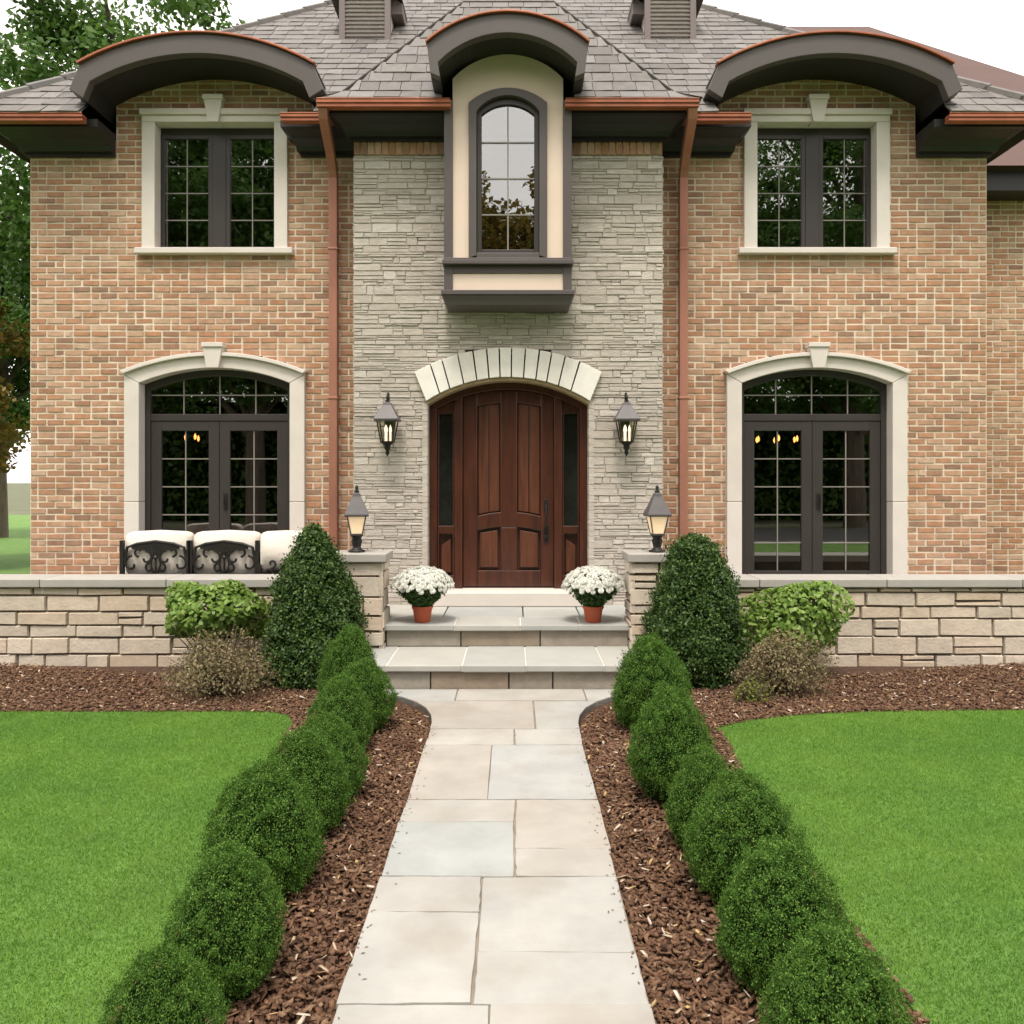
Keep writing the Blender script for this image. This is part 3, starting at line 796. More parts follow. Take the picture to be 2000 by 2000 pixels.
def lower_window(c):
    y = YB + .09
    fr, mu, P_ = MB(), MB(), MB()
    fr.band(arch(.76, .42, 2.70, 2.865, 20, c), arch(.82, .42, 2.765, 2.93, 20, c), y - .01, y + .08)
    fr.box(c - .759, c + .759, y - .005, y + .08, 2.365, 2.44)
    for a, b in ((c - .757, c - .003), (c + .003, c + .757)):
        fr.box(a, a + .115, y + .004, y + .06, .43, 2.363); fr.box(b - .115, b, y + .004, y + .06, .43, 2.363)
        fr.box(a + .115, b - .115, y + .005, y + .06, .43, .70); fr.box(a + .115, b - .115, y + .005, y + .06, 2.255, 2.363)
        g0, g1 = a + .115, b - .115
        xm = (g0 + g1) / 2; mu.box(xm - .006, xm + .006, y + .02, y + .036, .70, 2.255)
        for i in range(1, 5):
            z = .70 + 1.555 * i / 5; mu.box(g0, g1, y + .018, y + .0365, z - .006, z + .006)
        P_.box(g0 - .004, g1 + .004, y + .026, y + .031, .696, 2.259)
    mu.box(c - .759, c + .759, y + .018, y + .036, 2.644, 2.657)
    for i in (-1, 0, 1):
        mu.box(c + i * .40 - .0065, c + i * .40 + .0065, y + .02, y + .0355, 2.44, 2.82 if i else 2.86)
    P_.prism([(c - .765, 2.436), (c + .765, 2.436)] + arc(.765, 2.705, 2.87, 20, c)[::-1], y + .026, y + .031)
    win = fr.build('french_window', SASH, house, bevel=.004)
    mu.build('muntin', MUNT, win); P_.build('pane', GLASS, win)
    MB().tube([(c + .07, y - .03, 1.45), (c + .07, y - .05, 1.45), (c + .07, y - .05, 1.52)], .012).box(c + .05, c + .09, y - .006, y + .01, 1.38, 1.56).build('window_handle', IRON, win)
    s = MB()
    s.band(arc(.822, 2.767, 2.932, 24, c), arc(.985, 2.862, 3.055, 24, c), YB - .06, YB + .2)
    for sx in (-1, 1):
        a, b = c + sx * .822, c + sx * .985
        for za, zb in ((.40, 1.468), (1.472, 2.70)):
            p_ = [(a, za), (b, za), (b, zb), (a, zb)] if zb < 2 else [(a, za), (b, za), (b, 2.858), (a, 2.763)]
            s.prism(p_ if sx > 0 else p_[::-1], YB - .06, YB + .2)
    s.band([(x, z + .001) for x, z in arc(.975, 2.865, 3.057, 24, c)], [(x, z + .001) for x, z in arc(1.015, 2.895, 3.098, 24, c)], YB - .10, YB + .08)
    s.build('surround', LIME, win, bevel=.006)
    keystone(c, 2.925, 3.20, .066, .105, YB - .015).build('keystone', LIME, win, bevel=.005)
    return win
for c in (CL, CR): upper_window(c); lower_window(c)

# ---- oriel bay with stucco and arched window
YO = 7.97
ow = arch(.555, 3.93, 5.74, 5.985, 24)
inw = arch(.395, 3.93, 5.49, 5.64, 24)
bay = MB().band(inw, ow, YO + .02, YT + .1)
bay.box(-.555, .555, YO + .015, YT + .1, 3.60, 3.79)
bayo = bay.build('bay_window', STUCCO, house)
tag(bayo, 'cream stucco oriel bay with a tall arched window above the door')
t = MB()
for sx in (-1, 1):
    a, b = sorted((sx * .552, sx * .64)); t.box(a, b, YO, YT + .1, 3.60, 5.52)
t.box(-.551, .551, YO + .004, YO + .06, 3.78, 3.86)
t.build('corner_board', TRIM, bayo, bevel=.004)
t = MB().box(-.655, .655, YO - .05, YT + .1, 3.862, 3.905).box(-.645, .645, YO - .03, YT + .1, 3.906, 3.93)
t.build('sill', TRIM, bayo, bevel=.005)
t = MB().box(-.665, .665, YO - .06, YT + .1, 3.555, 3.60)
ring = lambda hw, yf, z: [(-hw, yf, z), (hw, yf, z), (hw, YT + .1, z), (-hw, YT + .1, z)]
t.loft([ring(.625, YO - .01, 3.46), ring(.63, YO - .02, 3.50), ring(.655, YO - .05, 3.553)])
t.build('base_ledge', TRIM, bayo, bevel=.004)
tw = MB().band(arch(.315, 3.955, 5.40, 5.56, 24), arch(.393, 3.93, 5.488, 5.638, 24), YO - .012, YO + .12)
tw.box(-.314, .314, YO - .011, YO + .12, 3.93, 3.985)
tw.build('casing', TRIM, bayo, bevel=.005)
tw = MB().band(arch(.265, 4.0, 5.385, 5.49, 24), arch(.313, 3.987, 5.398, 5.555, 24), YO + .04, YO + .10)
tw.box(-.264, .264, YO + .041, YO + .10, 3.987, 4.03)
tw.build('sash', SASH, bayo, bevel=.004)
mu = MB().box(-.007, .007, YO + .058, YO + .08, 4.03, 5.487)
for z in (4.385, 4.75, 5.115): mu.box(-.264, .264, YO + .056, YO + .0805, z - .007, z + .007)
mu.build('muntin', MUNT, bayo)
MB().prism([(-.27, 4.02), (.27, 4.02)] + arc(.27, 5.388, 5.494, 20)[::-1], YO + .066, YO + .071).build('pane', GLASS, bayo)
MB().box(-.50, .50, YO + .5, YO + .52, 3.9, 5.7).build('back_panel', ROOM, bayo)

# ---- arched canopies
def canopy(cx, yf, yb, ih, ia, ic, oh, oa, oc, lx, lz, lix, liz):
    """inner/outer: half width, apex z, corner z; legs run from the corners to (lx,lz)/(lix,liz)"""
    A = arc(ih, ic, ia, 24, cx); B = arc(oh, oc, oa, 24, cx)
    inn = [(cx - lix, liz)] + A + [(cx + lix, liz)]; out = [(cx - lx, lz)] + B + [(cx + lx, lz)]
    c = MB().band(inn, out, yf, yf + .10).build('arched_canopy', TRIM, house, bevel=.006)
    # soffit in the fascia's brown with shade painted in
    MB().band(inn, [(x, z - .004) for x, z in out], yf + .101, yb).build('soffit', SHADETRIM, c)
    B2 = [(cx + (x - cx) * 1.005, z + .002) for x, z in B]; B3 = [(cx + (x - cx) * 1.018, z + .022) for x, z in B]
    MB().band(B2, B3, yf - .03, yf + .08).build('copper_edge', COPPER, c, bevel=.004)
    MB().band(B2, [(x, z + .022) for x, z in B2], yf + .081, yb + .5).build('canopy_roof', SLATE, c)
    return c
canopy(0, 7.60, 8.55, .666, 5.985, 5.70, .772, 6.17, 5.88, .74, 5.60, .645, 5.56)
for c in (CL, CR): canopy(c, 8.18, 9.25, 1.096, 6.10, 5.81, 1.205, 6.30, 5.98, 1.31, 5.73, 1.165, 5.64)

# ---- cornices and gutters
R = lambda xa, xb, yf, yb, z: [(xa, yf, z), (xb, yf, z), (xb, yb, z), (xa, yb, z)]
prof = [(.03, .04, 5.245), (.03, .04, 5.275), (.06, .08, 5.278), (.07, .10, 5.32), (.11, .16, 5.37), (.18, .26, 5.41), (.20, .30, 5.415), (.20, .30, 5.495)]
for sx in (-1, 1):
    a, b = (-1.62, -.60) if sx < 0 else (.60, 1.62)
    co = MB(); co.loft([R(a - (dx if sx < 0 else 0), b + (dx if sx > 0 else 0), YT - dy, YT + .35, z) for dx, dy, z in prof])
    co.build('cornice', SHADETRIM, house); co = MB()
    c = CL if sx < 0 else CR
    i0 = c + (-sx) * .86
    xa, xb = (i0, -1.60) if sx < 0 else (1.60, i0)
    co.loft([R(xa - (dx * .7 if sx < 0 else 0) + (.10 if sx < 0 else 0), xb + (dx * .7 if sx > 0 else 0) - (.10 if sx > 0 else 0), YB - dy * 1.3, YB + .05, z) for dx, dy, z in prof])
    co.build('cornice', SHADETRIM, house); co = MB()
    o0 = c + sx * 1.10
    xa, xb = (-HW, o0) if sx < 0 else (o0, HW)
    co.loft([R(xa - (dx if sx < 0 else 0), xb + (dx if sx > 0 else 0), YB - dy * 1.3, YB + .6, z) for dx, dy, z in prof])
    xa, xb = (-HW - .3, -HW + .05) if sx < 0 else (HW - .05, HW + .3)
    co.build('cornice', SHADETRIM, house); co = MB()
    co.box(xa, xb, YB + .62, 13.6, 5.26, 5.49)
    co.build('cornice', SHADETRIM, house)
def gutter(mb, x0, x1, yf):
    for a, b, p, q in ((yf + .012, yf + .10, 5.415, 5.45), (yf, yf + .10, 5.451, 5.485), (yf - .006, yf + .012, 5.4855, 5.497)): mb.box(x0, x1, a, b, p, q)
for sx in (-1, 1):
    gt = MB(); a, b = sorted((sx * .57, sx * 1.90)); gutter(gt, a, b, 7.88)
    a, b = sorted((sx * 1.80, sx * 1.90)); gt.box(a + .003, b - .002, 7.982, 8.34, 5.417, 5.484)
    gt.build('gutter', COPPER, house, bevel=.006)
    c = CL if sx < 0 else CR
    gt = MB(); a, b = sorted((sx * 1.86, c - sx * .86)); gutter(gt, a, b, 8.19); gt.build('gutter', COPPER, house, bevel=.006)
    gt = MB(); a, b = sorted((c + sx * 1.18, sx * 5.68)); gutter(gt, a, b, 8.19); gt.build('gutter', COPPER, house, bevel=.006)
    dp = MB().tube([(sx * 1.845, 7.95, 5.43), (sx * 1.85, 7.98, 5.36), (sx * 1.885, 8.42, 5.20), (sx * 1.90, 8.60, 5.08), (sx * 1.90, 8.64, 4.98), (sx * 1.90, 8.645, .42)], .064, 4, math.pi / 4)
    dp.box(sx * 1.90 - .055, sx * 1.90 + .055, 8.59, 8.70, 2.585, 2.61); dp.box(sx * 1.90 - .055, sx * 1.90 + .055, 8.59, 8.70, 4.2, 4.225)
    dp.build('downspout', COPPERPIPE, house, bevel=.006)

# ---- roof
T1 = .95
def slates(mb, dk, org, v, n, L, urange, excl=lambda s: [], e=.20, wr=(.17, .27)):
    """org: point on eave line at u=0; u along +X or given; v up-slope unit; n normal"""
    U = Vector(urange[0]); ur = urange[1]
    s = 0.0
    while s < L - .02:
        s1 = min(L, s + e)
        a0, b0 = ur(s); a1, b1 = ur(s1); am, bm_ = ur((s + s1) / 2)
        dk_iv = subtract([(am, bm_)], excl((s + s1) / 2))
        for k, (a, b) in enumerate(dk_iv):
            A0 = a0 if a == am else a; A1 = a1 if a == am else a; B0 = b0 if b == bm_ else b; B1 = b1 if b == bm_ else b
            q = [org + U * A0 + v * s, org + U * B0 + v * s, org + U * B1 + v * s1, org + U * A1 + v * s1]
            dk.add([tuple(p) for p in q], [(0, 1, 2, 3)])
            u = a - random.uniform(0, .12)
            while u < b:
                wdt = random.uniform(*wr); x0, x1 = max(a, u), min(b, u + wdt); u += wdt
                if x1 - x0 < .03: continue
                lo = s + jig(.006) - .012; hi = min(L, s + e * 1.15)
                def edge(x, t):   # keep within hips
                    aa, bb = ur(max(0, t)); return min(max(x, aa), bb) if (x == a or x == b or True) else x
                g_ = .003; lift = .020 + jig(.003)
                pts = [(edge(x0 + g_, lo), lo, 0), (edge(x1 - g_, lo), lo, 0), (edge(x1 - g_, hi), hi, 0), (edge(x0 + g_, hi), hi, 0)]
                r = jig(.004)
                top = [lift + r, lift - r, .010, .010]
                vs = [tuple(org + U * p[0] + v * p[1] + n * .002) for p in pts] + [tuple(org + U * p[0] + v * p[1] + n * h_) for p, h_ in zip(pts, top)]
                mb.add(vs, [(4, 5, 6, 7), (0, 1, 5, 4), (1, 2, 6, 5), (2, 3, 7, 6), (3, 0, 4, 7)])
        s += e
sm, dk = MB(), MB()
RW = 5.72
vl = math.sqrt(1 + T1 * T1); v1 = Vector((0, 1 / vl, T1 / vl)); n1 = Vector((0, -T1 / vl, 1 / vl))
def main_ex(s):
    yy = 8.20 + s / vl; out = []
    for c in (CL, CR):
        if yy < 8.95: out.append((c - 1.2 + (.25 if yy > 8.6 else 0), c + 1.2 - (.25 if yy > 8.6 else 0)))
    if yy < 8.55: out.append((-1.62, 1.62))
    return out
slates(sm, dk, Vector((0, 8.20, ZE)), v1, n1, 5.60 * vl, ((1, 0, 0), lambda s: (-RW + s / vl, RW - s / vl)), main_ex)
for sx in (-1, 1):
    vS = Vector((-sx / vl, 0, T1 / vl)); nS = Vector((sx * T1 / vl, 0, 1 / vl))
    slates(sm, dk, Vector((sx * RW, 8.20, ZE)), vS, nS, 5.60 * vl, ((0, 1, 0), lambda s: (s / vl, 11.44 - s / vl)), e=.24, wr=(.3, .5))
roof = sm.build('roof', SLATE, house, fix=False)
dk.build('roof_deck', DECK, roof, fix=False)
MB().add([(-RW, 19.64, ZE), (RW, 19.64, ZE), (0, 13.92, ZE + T1 * 5.72)], [(0, 1, 2)]).build('rear_slope', DECK, roof, fix=False)
# tower roof: flared foot, steep hip, short ridge
tr, td = MB(), MB()
A0, A1, A2 = (1.92, 7.90, ZE), (1.66, 8.05, 5.64), (.53, 9.27, 7.27)
def seg(m, dkk, p, q, exh, e):
    vv = Vector((0, q[1] - p[1], q[2] - p[2])); L = vv.length; vv.normalize(); nn = Vector((0, -vv.z, vv.y))
    slates(m, dkk, Vector((0, p[1], p[2])), vv, nn, L, ((1, 0, 0), lambda s: (-(p[0] + (q[0] - p[0]) * s / L), p[0] + (q[0] - p[0]) * s / L)), exh, e)
seg(tr, td, A0, A1, lambda s: [(-.66, .66)], .19)
seg(tr, td, A1, A2, lambda s: [(-.70, .70)] if s < .30 else ([(-.45, .45)] if s < .55 else []), .19)
for sx in (-1, 1):
    for p, q in ((A0, A1), (A1, A2)):
        y2p, y2q = 8.20 + (p[2] - ZE) / T1 + .05, 8.20 + (q[2] - ZE) / T1 + .05
        base = Vector((sx * p[0], p[1], p[2])); top = Vector((sx * q[0], q[1], q[2]))
        nr = max(1, int((top - base).length / .2))
        for k in range(nr):
            f0, f1 = k / nr, min(1.0, (k + 1.08) / nr)
            pa, pb = base.lerp(top, f0), base.lerp(top, f1)
            ea, eb = y2p + (y2q - y2p) * f0, y2p + (y2q - y2p) * f1
            y = pa.y
            while y < ea - .01:
                y1 = min(ea, y + random.uniform(.17, .27)); o = sx * .018
                da, db = pb.y - pa.y, 0
                tr.add([(pa.x + o, y + .002, pa.z + .016), (pa.x + o, y1 - .002, pa.z + .016), (pb.x, min(y1, eb) + (da if y1 < eb - da else 0), pb.z + .004), (pb.x, y + da, pb.z + .004),
                        (pa.x, y + .002, pa.z), (pa.x, y1 - .002, pa.z)], [(0, 1, 2, 3), (0, 4, 5, 1)])
                y = y1
            td.add([(pa.x, pa.y, pa.z), (pa.x, ea, pa.z), (pb.x, eb, pb.z), (pb.x, pb.y, pb.z)], [(0, 1, 2, 3)])
troof = tr.build('entrance_roof', SLATE, house, fix=False)
td.add([(-.53, 9.27, 7.268), (.53, 9.27, 7.268), (.53, 10.15, 7.268), (-.53, 10.15, 7.268)], [(0, 1, 2, 3)])
td.build('roof_deck', DECK, troof, fix=False)
hm = MB()
for sx in (-1, 1): hm.tube([(sx * A1[0], A1[1], A1[2] + .010), (sx * A2[0], A2[1], A2[2] + .010)], .012, 6)
hm.tube([(-A2[0], A2[1], A2[2] + .012), (A2[0], A2[1], A2[2] + .012)], .016, 6)
hm.build('hip_flashing', DECK, troof)
hm = MB()
for sx in (-1, 1):
    n_ = 24
    for k in range(n_):
        p = Vector((sx * RW, 8.20, ZE)).lerp(Vector((0, 13.92, ZE + T1 * RW)), k / n_); q = Vector((sx * RW, 8.20, ZE)).lerp(Vector((0, 13.92, ZE + T1 * RW)), (k + 1.1) / n_)
        hm.tube([p + Vector((0, 0, .028)), q + Vector((0, 0, .008))], .05, 6)
hm.build('hip_cap', SLATE, roof)
# louvred roof vents
for cxv in (-1.83, 2.04):
    yv, zb, zt = 10.06, 7.25, 8.02
    b = MB().prism([(cxv - .30, zb - .3), (cxv + .30, zb - .3), (cxv + .30, zt), (cxv, zt + .42), (cxv - .30, zt)], yv + .03, yv + 1.6)
    vb = b.build('roof_vent', VENTCREAM, house)
    f = MB().box(cxv - .325, cxv - .25, yv, yv + .06, zb, zt).box(cxv + .25, cxv + .325, yv, yv + .06, zb, zt).box(cxv - .325, cxv + .325, yv - .01, yv + .061, zb - .05, zb - .0005).box(cxv - .249, cxv + .249, yv + .001, yv + .06, zb, zb + .02)
    f.prism([(cxv - .325, zt + .001), (cxv + .325, zt + .001), (cxv, zt + .46)], yv + .002, yv + .06)
    f.build('vent_frame', LOUV, vb, bevel=.004)
    l_ = MB(); z = zb + .025
    while z < zt - .03:
        l_.hexa([(cxv - .249, yv + .006, z), (cxv + .249, yv + .006, z), (cxv + .249, yv + .05, z + .035), (cxv - .249, yv + .05, z + .035),
                 (cxv - .249, yv + .006, z + .012), (cxv + .249, yv + .006, z + .012), (cxv + .249, yv + .05, z + .047), (cxv - .249, yv + .05, z + .047)]); z += .052
    l_.build('louvre', LOUV, vb)
    for sv in (1,) if cxv < 0 else (-1,):
        e_ = MB(); xa, xb = sorted((cxv + sv * .302, cxv + sv * .45))
        e_.prism([(xa, 7.72), (xb, 7.72), (xb, 7.86), (xa, 7.95)], yv + .20, yv + 1.0)
        e_.build('vent_eave', LOUV, vb, bevel=.004)
        for sv in (-1, 1): MB().prism([(cxv + sv * .455, 7.87), (cxv + sv * .455, 7.90), (cxv, zt + .56), (cxv, zt + .52)][::sv], yv - .05, yv + 1.8).build('vent_roof', SLATE, vb)
# rear wing
MB().add([(3.4, 9.58, 5.5), (9.6, 9.58, 5.5), (6.3, 14.0, 9.7), (3.4, 14.0, 9.7), (9.6, 18.4, 5.5), (3.4, 18.4, 5.5)],
         [(0, 1, 2, 3), (3, 2, 4, 5), (1, 4, 2)]).build('wing_roof', WINGROOF, house, fix=False)
wb_, wm_ = MB(), MB()
masonry(wb_, wm_, 0, 5.45, lambda z: [(HW, 9.3)], lambda u, w_, z: (u, 10.1 - w_, z), (.0695, .0695), (.195, .195), .0155, .0065, .003, True, .0028, .0035)
o_ = wb_.build('wing_wall', BRICK, house, fix=False); wm_.build('mortar', MORTAR, o_, fix=False)
MB().box(HW, 9.45, 9.72, 10.08, 5.25, 5.49).build('wing_cornice', SHADETRIM, house)

# ================================================================== PIERS AND SEAT WALLS
def tan_wall(x0, x1, y0, y1, z0, z1, name, parent):
    s, m_ = MB(), MB()
    kw = dict(hrange=(.11, .19), lrange=(.20, .52), split=.08, gap=.010, depth=.03, prot=.008, jit=.005, soft=.008)
    masonry(s, m_, z0, z1, lambda z: [(x0, x1)], lambda u, w_, z: (u, y0 + .03 - w_, z), **kw)
    masonry(s, m_, z0, z1, lambda z: [(y0, y1)], lambda u, w_, z: (x0 + .03 - w_, u, z), **kw)
    masonry(s, m_, z0, z1, lambda z: [(y0, y1)], lambda u, w_, z: (x1 - .03 + w_, u, z), **kw)
    m_.add([(x0 + .03, y1, z0), (x1 - .03, y1, z0), (x1 - .03, y1, z1), (x0 + .03, y1, z1)], [(0, 1, 2, 3)])
    o = s.build(name, TANSTONE, parent, fix=False); m_.build('joints', TANJOINT, o, fix=False)
for sx, wd in ((-1, 'left'), (1, 'right')):
    p = thing('stone_pier', 'tan stone pier with a grey cap under the lantern %s of the steps' % wd, 'pier', (sx * 1.37, 7.26, 0), group='stone piers beside the steps', world=True)
    a, b = sorted((sx * 1.10, sx * 1.64)); tan_wall(a, b, 7.09, 7.44, -.06, .974, 'pier_body', p)
    a, b = sorted((sx * 1.075, sx * 1.665)); MB().box(a, b, 7.05, 7.47, .975, 1.05).build('cap', CAPSTONE, p, bevel=.008)
    lab = 'low tan stone seat wall with grey cap in front of the white cushioned patio seating' if sx < 0 else 'low tan stone seat wall with grey cap below the right french window'
    p = thing('seat_wall', lab, 'wall', (sx * 3.4, 7.6, 0), group='low stone seat walls', world=True)
    a, b = sorted((sx * 1.42, sx * 5.3)); tan_wall(a, b, 7.475, 7.83, -.06, .699, 'wall_body', p)
    a, b = sorted((sx * 1.40, sx * 5.33)); cp = MB(); x = a
    while x < b - .02:
        x1 = min(b, x + random.uniform(.9, 1.3)); cp.box(x + .003, x1 - .003, 7.44, 7.86, .70, .778); x = x1
    cp.build('cap', CAPSTONE, p, bevel=.008)

# ================================================================== LANTERNS
def lantern_head(t, w, hr, hg, z, frosted):
    """four-sided lantern: z = bottom of glass; w = half width of roof"""
    cap = MB()
    cap.lathe([(w * .96, z + hg - .004), (w, z + hg + .004), (w, z + hg + .016), (w * .72, z + hg + hr * .42), (w * .36, z + hg + hr * .86), (w * .30, z + hg + hr), (.012, z + hg + hr + .012)], 4, sq=True)
    c = cap.build('lamp_cap', LAMPMETAL, t, bevel=.002)
    gt, gb = w * .76, w * .47
    gl = MB()
    gl.lathe([(gb, z + .006), (gt, z + hg - .005)], 4, sq=True).build('lamp_glass', FROST if frosted else LAMPGLASS, t)
    fr = MB()
    for sx in (-1, 1):
        for sy in (-1, 1):
            fr.tube([(sx * gb, sy * gb, z), (sx * gt, sy * gt, z + hg)], .0065, 6)
    fr.lathe([(gb * 1.08, z - .010), (gb * 1.12, z + .005)], 4, sq=True)
    fr.build('lamp_frame', IRON if not frosted else LAMPMETAL, t)
    return c

def wall_lantern(loc, label):
    t = thing('wall_lantern', label, 'lantern', loc, group='wall lanterns beside the door')
    lantern_head(t, .125, .185, .215, .17, False)
    MB().lathe([(.012, .168), (.05, .17), (.055, .155), (.03, .13), (.034, .105), (.018, .08), (.024, .055), (.010, .035), (.002, .02)], 14).build('bottom_finial', IRON, t, smooth=True)
    MB().tube([(0, 0, .56), (0, 0, .62), (0, .012, .66), (0, .045, .675), (0, .075, .66), (0, .085, .60), (0, .09, .50), (0, .11, .30)], .011, 8).tube([(0, 0, .575), (0, 0, .60)], .022, 10).lathe([(.008, .60), (.018, .625), (.006, .66)], 10).build('hook', IRON, t)
    MB().box(-.05, .05, .10, .14, .22, .48).build('back_plate', IRON, t, bevel=.006)
    m_ = MB()
    for a in (0, 2.1, 4.2): m_.lathe([(.010, .172), (.010, .27), (.014, .285), (.012, .315), (.002, .345)], 10, .03 * math.cos(a), .03 * math.sin(a))
    m_.build('candle', CANDLE, t, smooth=True)
    return t
wall_lantern((X(731, 8.17), 8.17, 1.93), 'dark metal wall lantern on the grey stone left of the front door')
wall_lantern((X(1182, 8.17), 8.17, 1.93), 'dark metal wall lantern on the grey stone right of the front door')

def pier_lantern(loc, rz, label):
    t = thing('pier_lantern', label, 'lantern', loc, rz, group='lanterns standing on the stone piers')
    lantern_head(t, .108, .205, .165, .165, True)
    MB().lathe([(.075, 0), (.078, .016), (.05, .024), (.036, .04), (.042, .07), (.05, .10), (.040, .13), (.058, .15), (.055, .164)], 16).build('base', IRON, t, smooth=True)
    m_ = MB().lathe([(.022, .542), (.024, .555), (.010, .57), (.016, .585), (.012, .60), (.002, .615)], 10)
    m_.build('finial', IRON, t, smooth=True)
    return t
pier_lantern((X(673, 7.25), 7.25, 1.05), .18, 'lit dark metal lantern on the stone pier left of the steps')
pier_lantern((X(1240, 7.25), 7.25, 1.05), .05, 'lit dark metal lantern on the stone pier right of the steps')

# ================================================================== CHANDELIERS seen through the lower windows
def chandelier(loc, label):
    t = thing('chandelier', label, 'chandelier', loc, group='chandeliers inside the lower windows')
    a_ = MB().tube([(0, 0, -.12), (0, 0, .85)], .012, 8).lathe([(.01, -.16), (.04, -.10), (.02, -.02), (.03, .05)], 12)
    for k in range(6):
        b_ = MB()
        a = k * math.pi / 3 + .3; cx, cy = math.cos(a), math.sin(a)
        a_.tube([(0, 0, -.08), (cx * .12, cy * .12, -.14), (cx * .24, cy * .24, -.12), (cx * .28, cy * .28, -.05)], .007, 6)
        b_.lathe([(.006, -.035), (.015, -.012), (.017, .01), (.003, .045)], 10, cx * .28, cy * .28); b_.build('bulb', BULB, t, smooth=True)
    a_.build('arms', IRON, t)
chandelier((-4.02, 10.6, 2.27), 'candle chandelier glowing inside the left french window')
chandelier((3.56, 10.6, 2.25), 'candle chandelier glowing inside the right french window')

# ================================================================== PATIO SEATING
def scroll(mb, cx, cz, r0, r1, a0, a1, y, rr=.012, n=14):
    pts = [(cx + (r0 + (r1 - r0) * i / n) * math.cos(a0 + (a1 - a0) * i / n), y, cz + (r0 + (r1 - r0) * i / n) * math.sin(a0 + (a1 - a0) * i / n)) for i in range(n + 1)]
    mb.tube(pts, rr, 6)
def pillow(mb, x0, x1, y0, y1, z0, z1, crown=.03):
    n = 8; rings = []
    for k in range(n + 1):
        u = k / n; f = .93 + .07 * math.sin(math.pi * u) ** .5
        ring = []
        for i in range(20):
            a = 2 * math.pi * i / 20; c_, s_ = math.cos(a), math.sin(a)
            sx_ = math.copysign(abs(c_) ** .22, c_); sz_ = math.copysign(abs(s_) ** .22, s_)
            xx = (x0 + x1) / 2 + (x1 - x0) / 2 * sx_ * f
            zz = (z0 + z1) / 2 + (z1 - z0) / 2 * sz_ * f + (crown * (1 - sx_ * sx_) if s_ > 0 else 0)
            ring.append((xx, y0 + (y1 - y0) * u, zz))
        rings.append(ring)
    mb.loft(rings)
sofa = thing('patio_sofa', 'black wrought iron patio sofa with white cushions behind the seat wall', 'sofa', (-3.22, 8.2, .398), world=True)
YS = 8.0
fr = MB()
sec = [(-3.88, -3.21), (-3.19, -2.52)]
for a, b in sec:
    fr.tube([(a, YS, .80), (a + .05, YS, 1.03), (a + .15, YS, 1.065), ((a + b) / 2, YS, 1.09), (b - .15, YS, 1.065), (b - .05, YS, 1.03), (b, YS, .80)], .016, 8)
    fr.box(a - .02, a + .02, YS - .02, YS + .02, .398, 1.10); fr.box(b - .02, b + .02, YS - .02, YS + .02, .398, 1.10)
    fr.box(a, b, YS - .013, YS + .013, .74, .765)
    c = (a + b) / 2
    # solid crest under the top rail
    top = [(c + (b - a) * .36 * (i / 8 - .5) * 2, 1.075 - .02 * (2 * (i / 8) - 1) ** 2) for i in range(9)]
    low = [(x, z - .10 + .06 * abs(x - c) / .25) for x, z in top]
    fr.prism(low + top[::-1], YS - .008, YS + .008)
fro = fr.build('frame', IRON, sofa, bevel=.003)
so = MB()
for a, b in sec:
    c = (a + b) / 2
    for s in (-1, 1):
        scroll(so, c + s * .10, .92, .075, .018, math.pi / 2 - s * math.pi / 2 * 0, math.pi / 2 + s * 4.6, YS)
        scroll(so, c + s * .24, .86, .085, .02, math.pi / 2, math.pi / 2 - s * 4.8, YS)
        scroll(so, c + s * .17, .985, .05, .014, -math.pi / 2, -math.pi / 2 + s * 4.4, YS)
        scroll(so, c + s * .06, .82, .05, .015, math.pi / 2, math.pi / 2 - s * 4.5, YS)
        so.tube([(c + s * .02, YS, .77), (c + s * .05, YS, .86), (c + s * .02, YS, .98), (c + s * .10, YS, 1.04)], .010, 6)
    so.tube([(c, YS, .76), (c, YS, 1.06)], .011, 6)
    so.lathe([(.004, -.03), (.024, 0), (.004, .03)], 8, c, YS, .93)
so.build('scrollwork', IRON, fro)
for a, b in sec:
    cu = MB(); pillow(cu, a - .005, b + .005, YS + .03, YS + .20, .74, 1.18, .018); cu.build('back_cushion', CUSHION, sofa, smooth=True)
cu = MB(); pillow(cu, -3.87, -2.53, YS + .2, YS + .62, .70, .84, 0); cu.build('seat_cushion', CUSHION, sofa, smooth=True)
lg = MB()
for x in (-3.87, -2.53): lg.box(x - .02, x + .02, YS + .60, YS + .64, .398, .95); lg.box(x - .025, x + .025, YS, YS + .64, .95, .975)
lg.box(-3.88, -2.52, YS - .011, YS + .64, .66, .70); lg.build('seat_frame', IRON, sofa)
ch = thing('patio_armchair', 'white cushioned patio armchair with small black iron scrolls, beside the cone shrub', 'armchair', (-2.24, 8.0, .398), world=True)
cu = MB(); pillow(cu, -2.50, -2.00, 7.98, 8.16, .80, 1.185, .012); cu.build('back_cushion', CUSHION, ch, smooth=True)
cu = MB(); pillow(cu, -2.49, -2.01, 8.16, 8.55, .70, .84, 0); cu.build('seat_cushion', CUSHION, ch, smooth=True)
lg = MB()
for x in (-2.49, -2.01):
    for y in (7.98, 8.55): lg.box(x - .018, x + .018, y - .018, y + .018, .398, .86)
lg.box(-2.51, -1.99, 7.96, 8.57, .655, .69); lg.build('frame', IRON, ch, bevel=.003)
so = MB()
scroll(so, -2.36, .87, .045, .012, -1.4, 4.0, 7.95, .011); scroll(so, -2.24, .84, .035, .012, math.pi, math.pi + 4.8, 7.95, .010); so.tube([(-2.42, 7.95, .81), (-2.14, 7.95, .81)], .012, 6)
so.tube([(-2.36, 7.95, .70), (-2.36, 7.95, .83)], .014, 6); so.build('scrollwork', IRON, ch)

